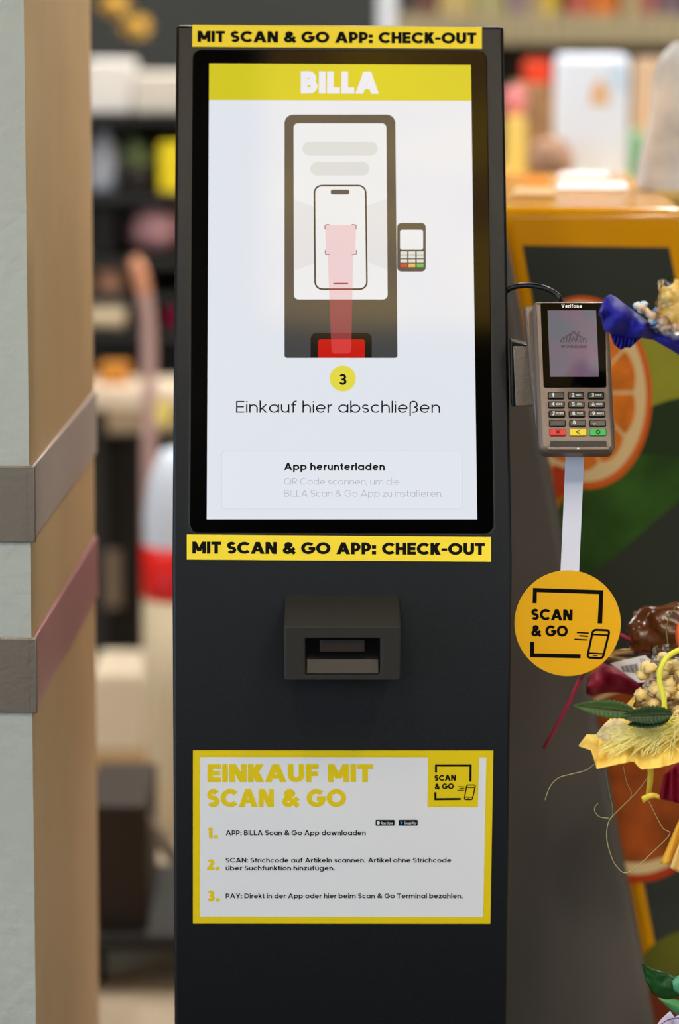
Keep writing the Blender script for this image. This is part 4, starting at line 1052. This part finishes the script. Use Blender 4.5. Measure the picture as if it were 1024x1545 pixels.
# cream ruffle: an undulating band
up = [(962, 459), (972, 462), (982, 470), (992, 473), (1002, 480), (1014, 486), (1024, 490), (1050, 500)]
lo = [(960, 464), (972, 474), (984, 484), (992, 494), (1000, 502), (1012, 497), (1024, 505), (1050, 520)]
mb = sheet(up, lo, YBq-.03, lambda s, t: .006*sin(s*30)+.004*sin(pi*t)+.004*nz(s*20, t*3, 1), 60, 8)
mb.build('cream_ruffle', mat('cream ruffle', (232, 204, 172), .6, transl=.15), bb, solid=.002)
mb = MB()
for i, (px, py, r) in enumerate(((962, 461, 7), (971, 459, 6), (968, 468, 7), (979, 473, 5))): mb.blob(at(px, py, YBq-.02), px2m(r, YBq), .004, px2m(r, YBq)*.8, 10, .35, 2.5, seed=i*2.1)
mb.build('white_tuft', mat('silver white tuft', (196, 212, 226), .35), bb)
for (px, py) in ((989, 467), (988, 487), (985, 488)):
    mb = MB(); mb.blob(at(px, py, YBq-.036), px2m(3.2, YBq), .0024, px2m(2.2, YBq), 8); mb.build('blue_bead', mat('blue glitter bead', (60, 140, 220), .15, .3), bb)
mb = MB()
c = at(1027, 464, YBq-.02)
mb.blob(c, .0235, .02, .027, 20, .30, 2.6, seed=3.3)
mb.build('sweet', mat('golden sweet', (222, 182, 92), .4, var=(60, .3)), bb)
crumple(at(1030, 462, YBq-.02), .036, .032, .027, .7, 2.0, 18).build('cellophane', M['film'], bb)
stick(bb, at(1060, 535, YBq), 1)

# --- magenta bouquet, behind
YM = 3.72
mg = thing('magenta_bouquet', 'gift bouquet in magenta crepe paper with brown wrapped chocolate and white label', 'bouquet', bk+V((.03, .03, .014)))
M['mag'] = mat('magenta crepe paper', (150, 14, 50), .6, bump=(80, .4), transl=.1)
up = [(886, 1026), (898, 1010), (910, 1002), (930, 1006), (960, 1020), (1000, 1030), (1040, 1020), (1090, 1020)]
lo = [(883, 1046), (893, 1050), (912, 1046), (930, 1044), (960, 1050), (1000, 1062), (1040, 1062), (1090, 1062)]
mb = sheet(up, lo, YM, lambda s, t: .02*sin(pi*t)+.01*nz(s*10, t*2, 6)+.004*sin(s*40), 60, 14)
mb.build('crepe_wrap', M['mag'], mg, solid=.0006)
mb = sheet([(1002, 1168), (1024, 1150), (1060, 1148), (1086, 1160)], [(994, 1205), (1024, 1212), (1060, 1216), (1104, 1206)], YM-.05, lambda s, t: .006*sin(s*50)+.006*nz(s*9, t, 1), 40, 10)
mb.build('crepe_skirt', M['mag'], mg, solid=.0006)
M['choc'] = mat('brown wrapped chocolate', (88, 48, 20), .22, coat=.2, bump=(60, .6))
mb = MB(); c = at(1012, 950, YM); mb.blob(c, .046, .03, .032, 22, .28, 2.0, seed=8.1); mb.blob(at(968, 962, YM-.01), .016, .016, .018, 14, .3, 2.4, seed=1.5)
mb.build('wrapped_chocolate', M['choc'], mg)
mb = MB(); cc = at(985, 990, YM-.008)
rows = []
for k in range(40):
    a = 2*pi*k/40
    e = V((cos(a)*.055, sin(a)*.03, 0)); rows.append([cc+e+V((0, 0, .003)), cc+e*1.03, cc+e+V((0, 0, -.003))])
mb.grid(rows+[rows[0]]); mb.build('gold_rim', mat('gold rim', (236, 206, 140), .25, .8), mg, solid=.001)
LB = Plane(at(955, 1008, YM-.045), (1, .1, .0), (0, .4, 1))
lab_ = slab('price_label', LB, [(920, 1001), (973, 988.5), (981, 996), (988.5, 1020), (976, 1029), (962, 1030)], 0, .0004, mat('label paper', (206, 200, 204), .5), mg)
bars = []
for i in range(11): bars += stroke([(937+2.3*i, 1005.5-.4*i), (940+2.3*i+1, 1014+.3*i)], 1.1 if i % 3 else 1.7)
flat('barcode', LB, bars+sum([stroke([(965+3.2*i, 994), (971+3.4*i, 1012)], .8) for i in range(3)], []), .0007, M['ink'], lab_)
M['pink'] = mat('pink ribbon', (178, 44, 84), .5)
mb = MB(); a = [at(x, y, YM) for x, y in ((872, 1024), (856, 1058), (836, 1096), (817, 1128))]; b = [at(x+5, y+3, YM+.004) for x, y in ((872, 1024), (856, 1058), (836, 1096), (817, 1128))]
mb.grid([a, b]); mb.grid([[at(920, 949, YM-.02), at(938, 956, YM-.02), at(955, 965, YM-.02)], [at(921, 954, YM-.02), at(938, 961, YM-.02), at(955, 969, YM-.02)]])
rb = [at(920, 953, YM-.02+.02), at(890, 990, YM+.01), at(874, 1025, YM+.002)]
mb.grid([rb, [p+V((.003, .002, -.002)) for p in rb]])
mb.build('pink_ribbon', M['pink'], mg, solid=.0005)
mb = MB(); mb.tube([at(958, 923, YM+.01), at(958.5, 952, YM+.005)], .0022, 8); mb.build('cream_tip', mat('cream tip', (170, 140, 116), .6), mg)
mb = MB(); mb.blob(at(1030, 958, YM-.16), .0082, .008, .017, 14, .06, 2); o = mb.build('orange_bloom', mat('orange red bloom', (236, 96, 44), .6, var=(80, .3)), mg)
strand([(1020, 915, YM-.16), (1010, 930, YM-.16), (1005, 950, YM-.16), (1008, 975, YM-.16)], mg, .0006, mat('green stem fibre', (108, 110, 50), .6))
stick(mg, at(1060, 1060, YM), 2)

# --- orange bouquet low right and leafy bouquet at bottom right
YO = 3.44
ob = thing('orange_bouquet', 'gift bouquet in pleated orange yellow crepe paper, only its skirt tip showing', 'bouquet', bk+V((-.01, -.06, .014)))
mb = sheet([(1026, 1232), (1040, 1222), (1070, 1217), (1098, 1228)], [(995.5, 1303), (1010, 1305), (1050, 1310), (1128, 1300)], YO, lambda s, t: .006*sin(s*22)+.006*nz(s*8, t*2, 3), 30, 14)
mb.build('crepe_skirt', mat('orange crepe', (246, 186, 62), .65, bump=(90, .4), transl=.2), ob, solid=.0006)
mb = sheet([(1024, 1272), (1040, 1268), (1075, 1266), (1100, 1272)], [(1010, 1309), (1024, 1317), (1060, 1322), (1115, 1312)], YO-.015, lambda s, t: .004*sin(s*40), 24, 10)
mb.build('crepe_frill', mat('pale orange crepe', (250, 210, 126), .65, transl=.2), ob, solid=.0006)
stick(ob, at(1062, 1300, YO), 3)
gb = thing('leafy_bouquet', 'leafy gift bouquet with white wrapping paper at the bottom right corner', 'bouquet', bk+V((-.06, -.03, .014)))
mk = sheet([(968, 1454), (985, 1462), (1000, 1466), (1013, 1472), (1030, 1474), (1055, 1484)], [(968, 1456), (974, 1480), (984, 1499), (996, 1505), (1010, 1510), (1056, 1490)], 3.52, lambda s, t: .012*sin(pi*t)*s+.003*nz(s*8, t*4, 2), 40, 12)
mk.build('leaf', mat('deep green leaf', (26, 74, 26), .4, var=(40, .2), transl=.1), gb, solid=.0004)
mk = sheet([(992, 1506), (1004, 1508), (1016, 1507), (1024, 1509), (1066, 1524)], [(993, 1507), (1004, 1517), (1014, 1526), (1024, 1534), (1066, 1530)], 3.48, lambda s, t: .006*sin(pi*t), 30, 8)
mk.build('leaf', mat('light green leaf', (92, 160, 96), .45, transl=.15), gb, solid=.0004)
mk = sheet([(1014, 1480), (1024, 1471), (1050, 1468), (1082, 1488)], [(1016, 1494), (1028, 1502), (1050, 1506), (1083, 1491)], 3.49, lambda s, t: .004*sin(pi*t), 20, 8)
mk.build('leaf', mat('bluish green leaf', (96, 170, 130), .45, transl=.1), gb, solid=.0004)
mk = sheet([(986, 1552), (998, 1537), (1010.5, 1525.5), (1017, 1535), (1030, 1528), (1070, 1532), (1105, 1550)], [(1030, 1640), (1036, 1650), (1042, 1656), (1048, 1658), (1056, 1656), (1066, 1650), (1074, 1640)], 3.47, lambda s, t: .006*sin(s*18)+.004*nz(s*8, t*3, 7), 40, 12)
wr = mk.build('white_wrap', mat('white wrapping paper', (222, 214, 230), .55, var=(60, .2), transl=.15), gb, solid=.0005)
mb = MB(); mb.tube(smooth([at(994, 1548, 3.455), (at(1006, 1540, 3.455)), at(1020, 1536, 3.45), at(1040, 1538, 3.45)]), .0006, 6); mb.build('violet_thread', mat('violet thread', (110, 50, 140), .5), gb)
stick(gb, at(1050, 1600, 3.5), 4)
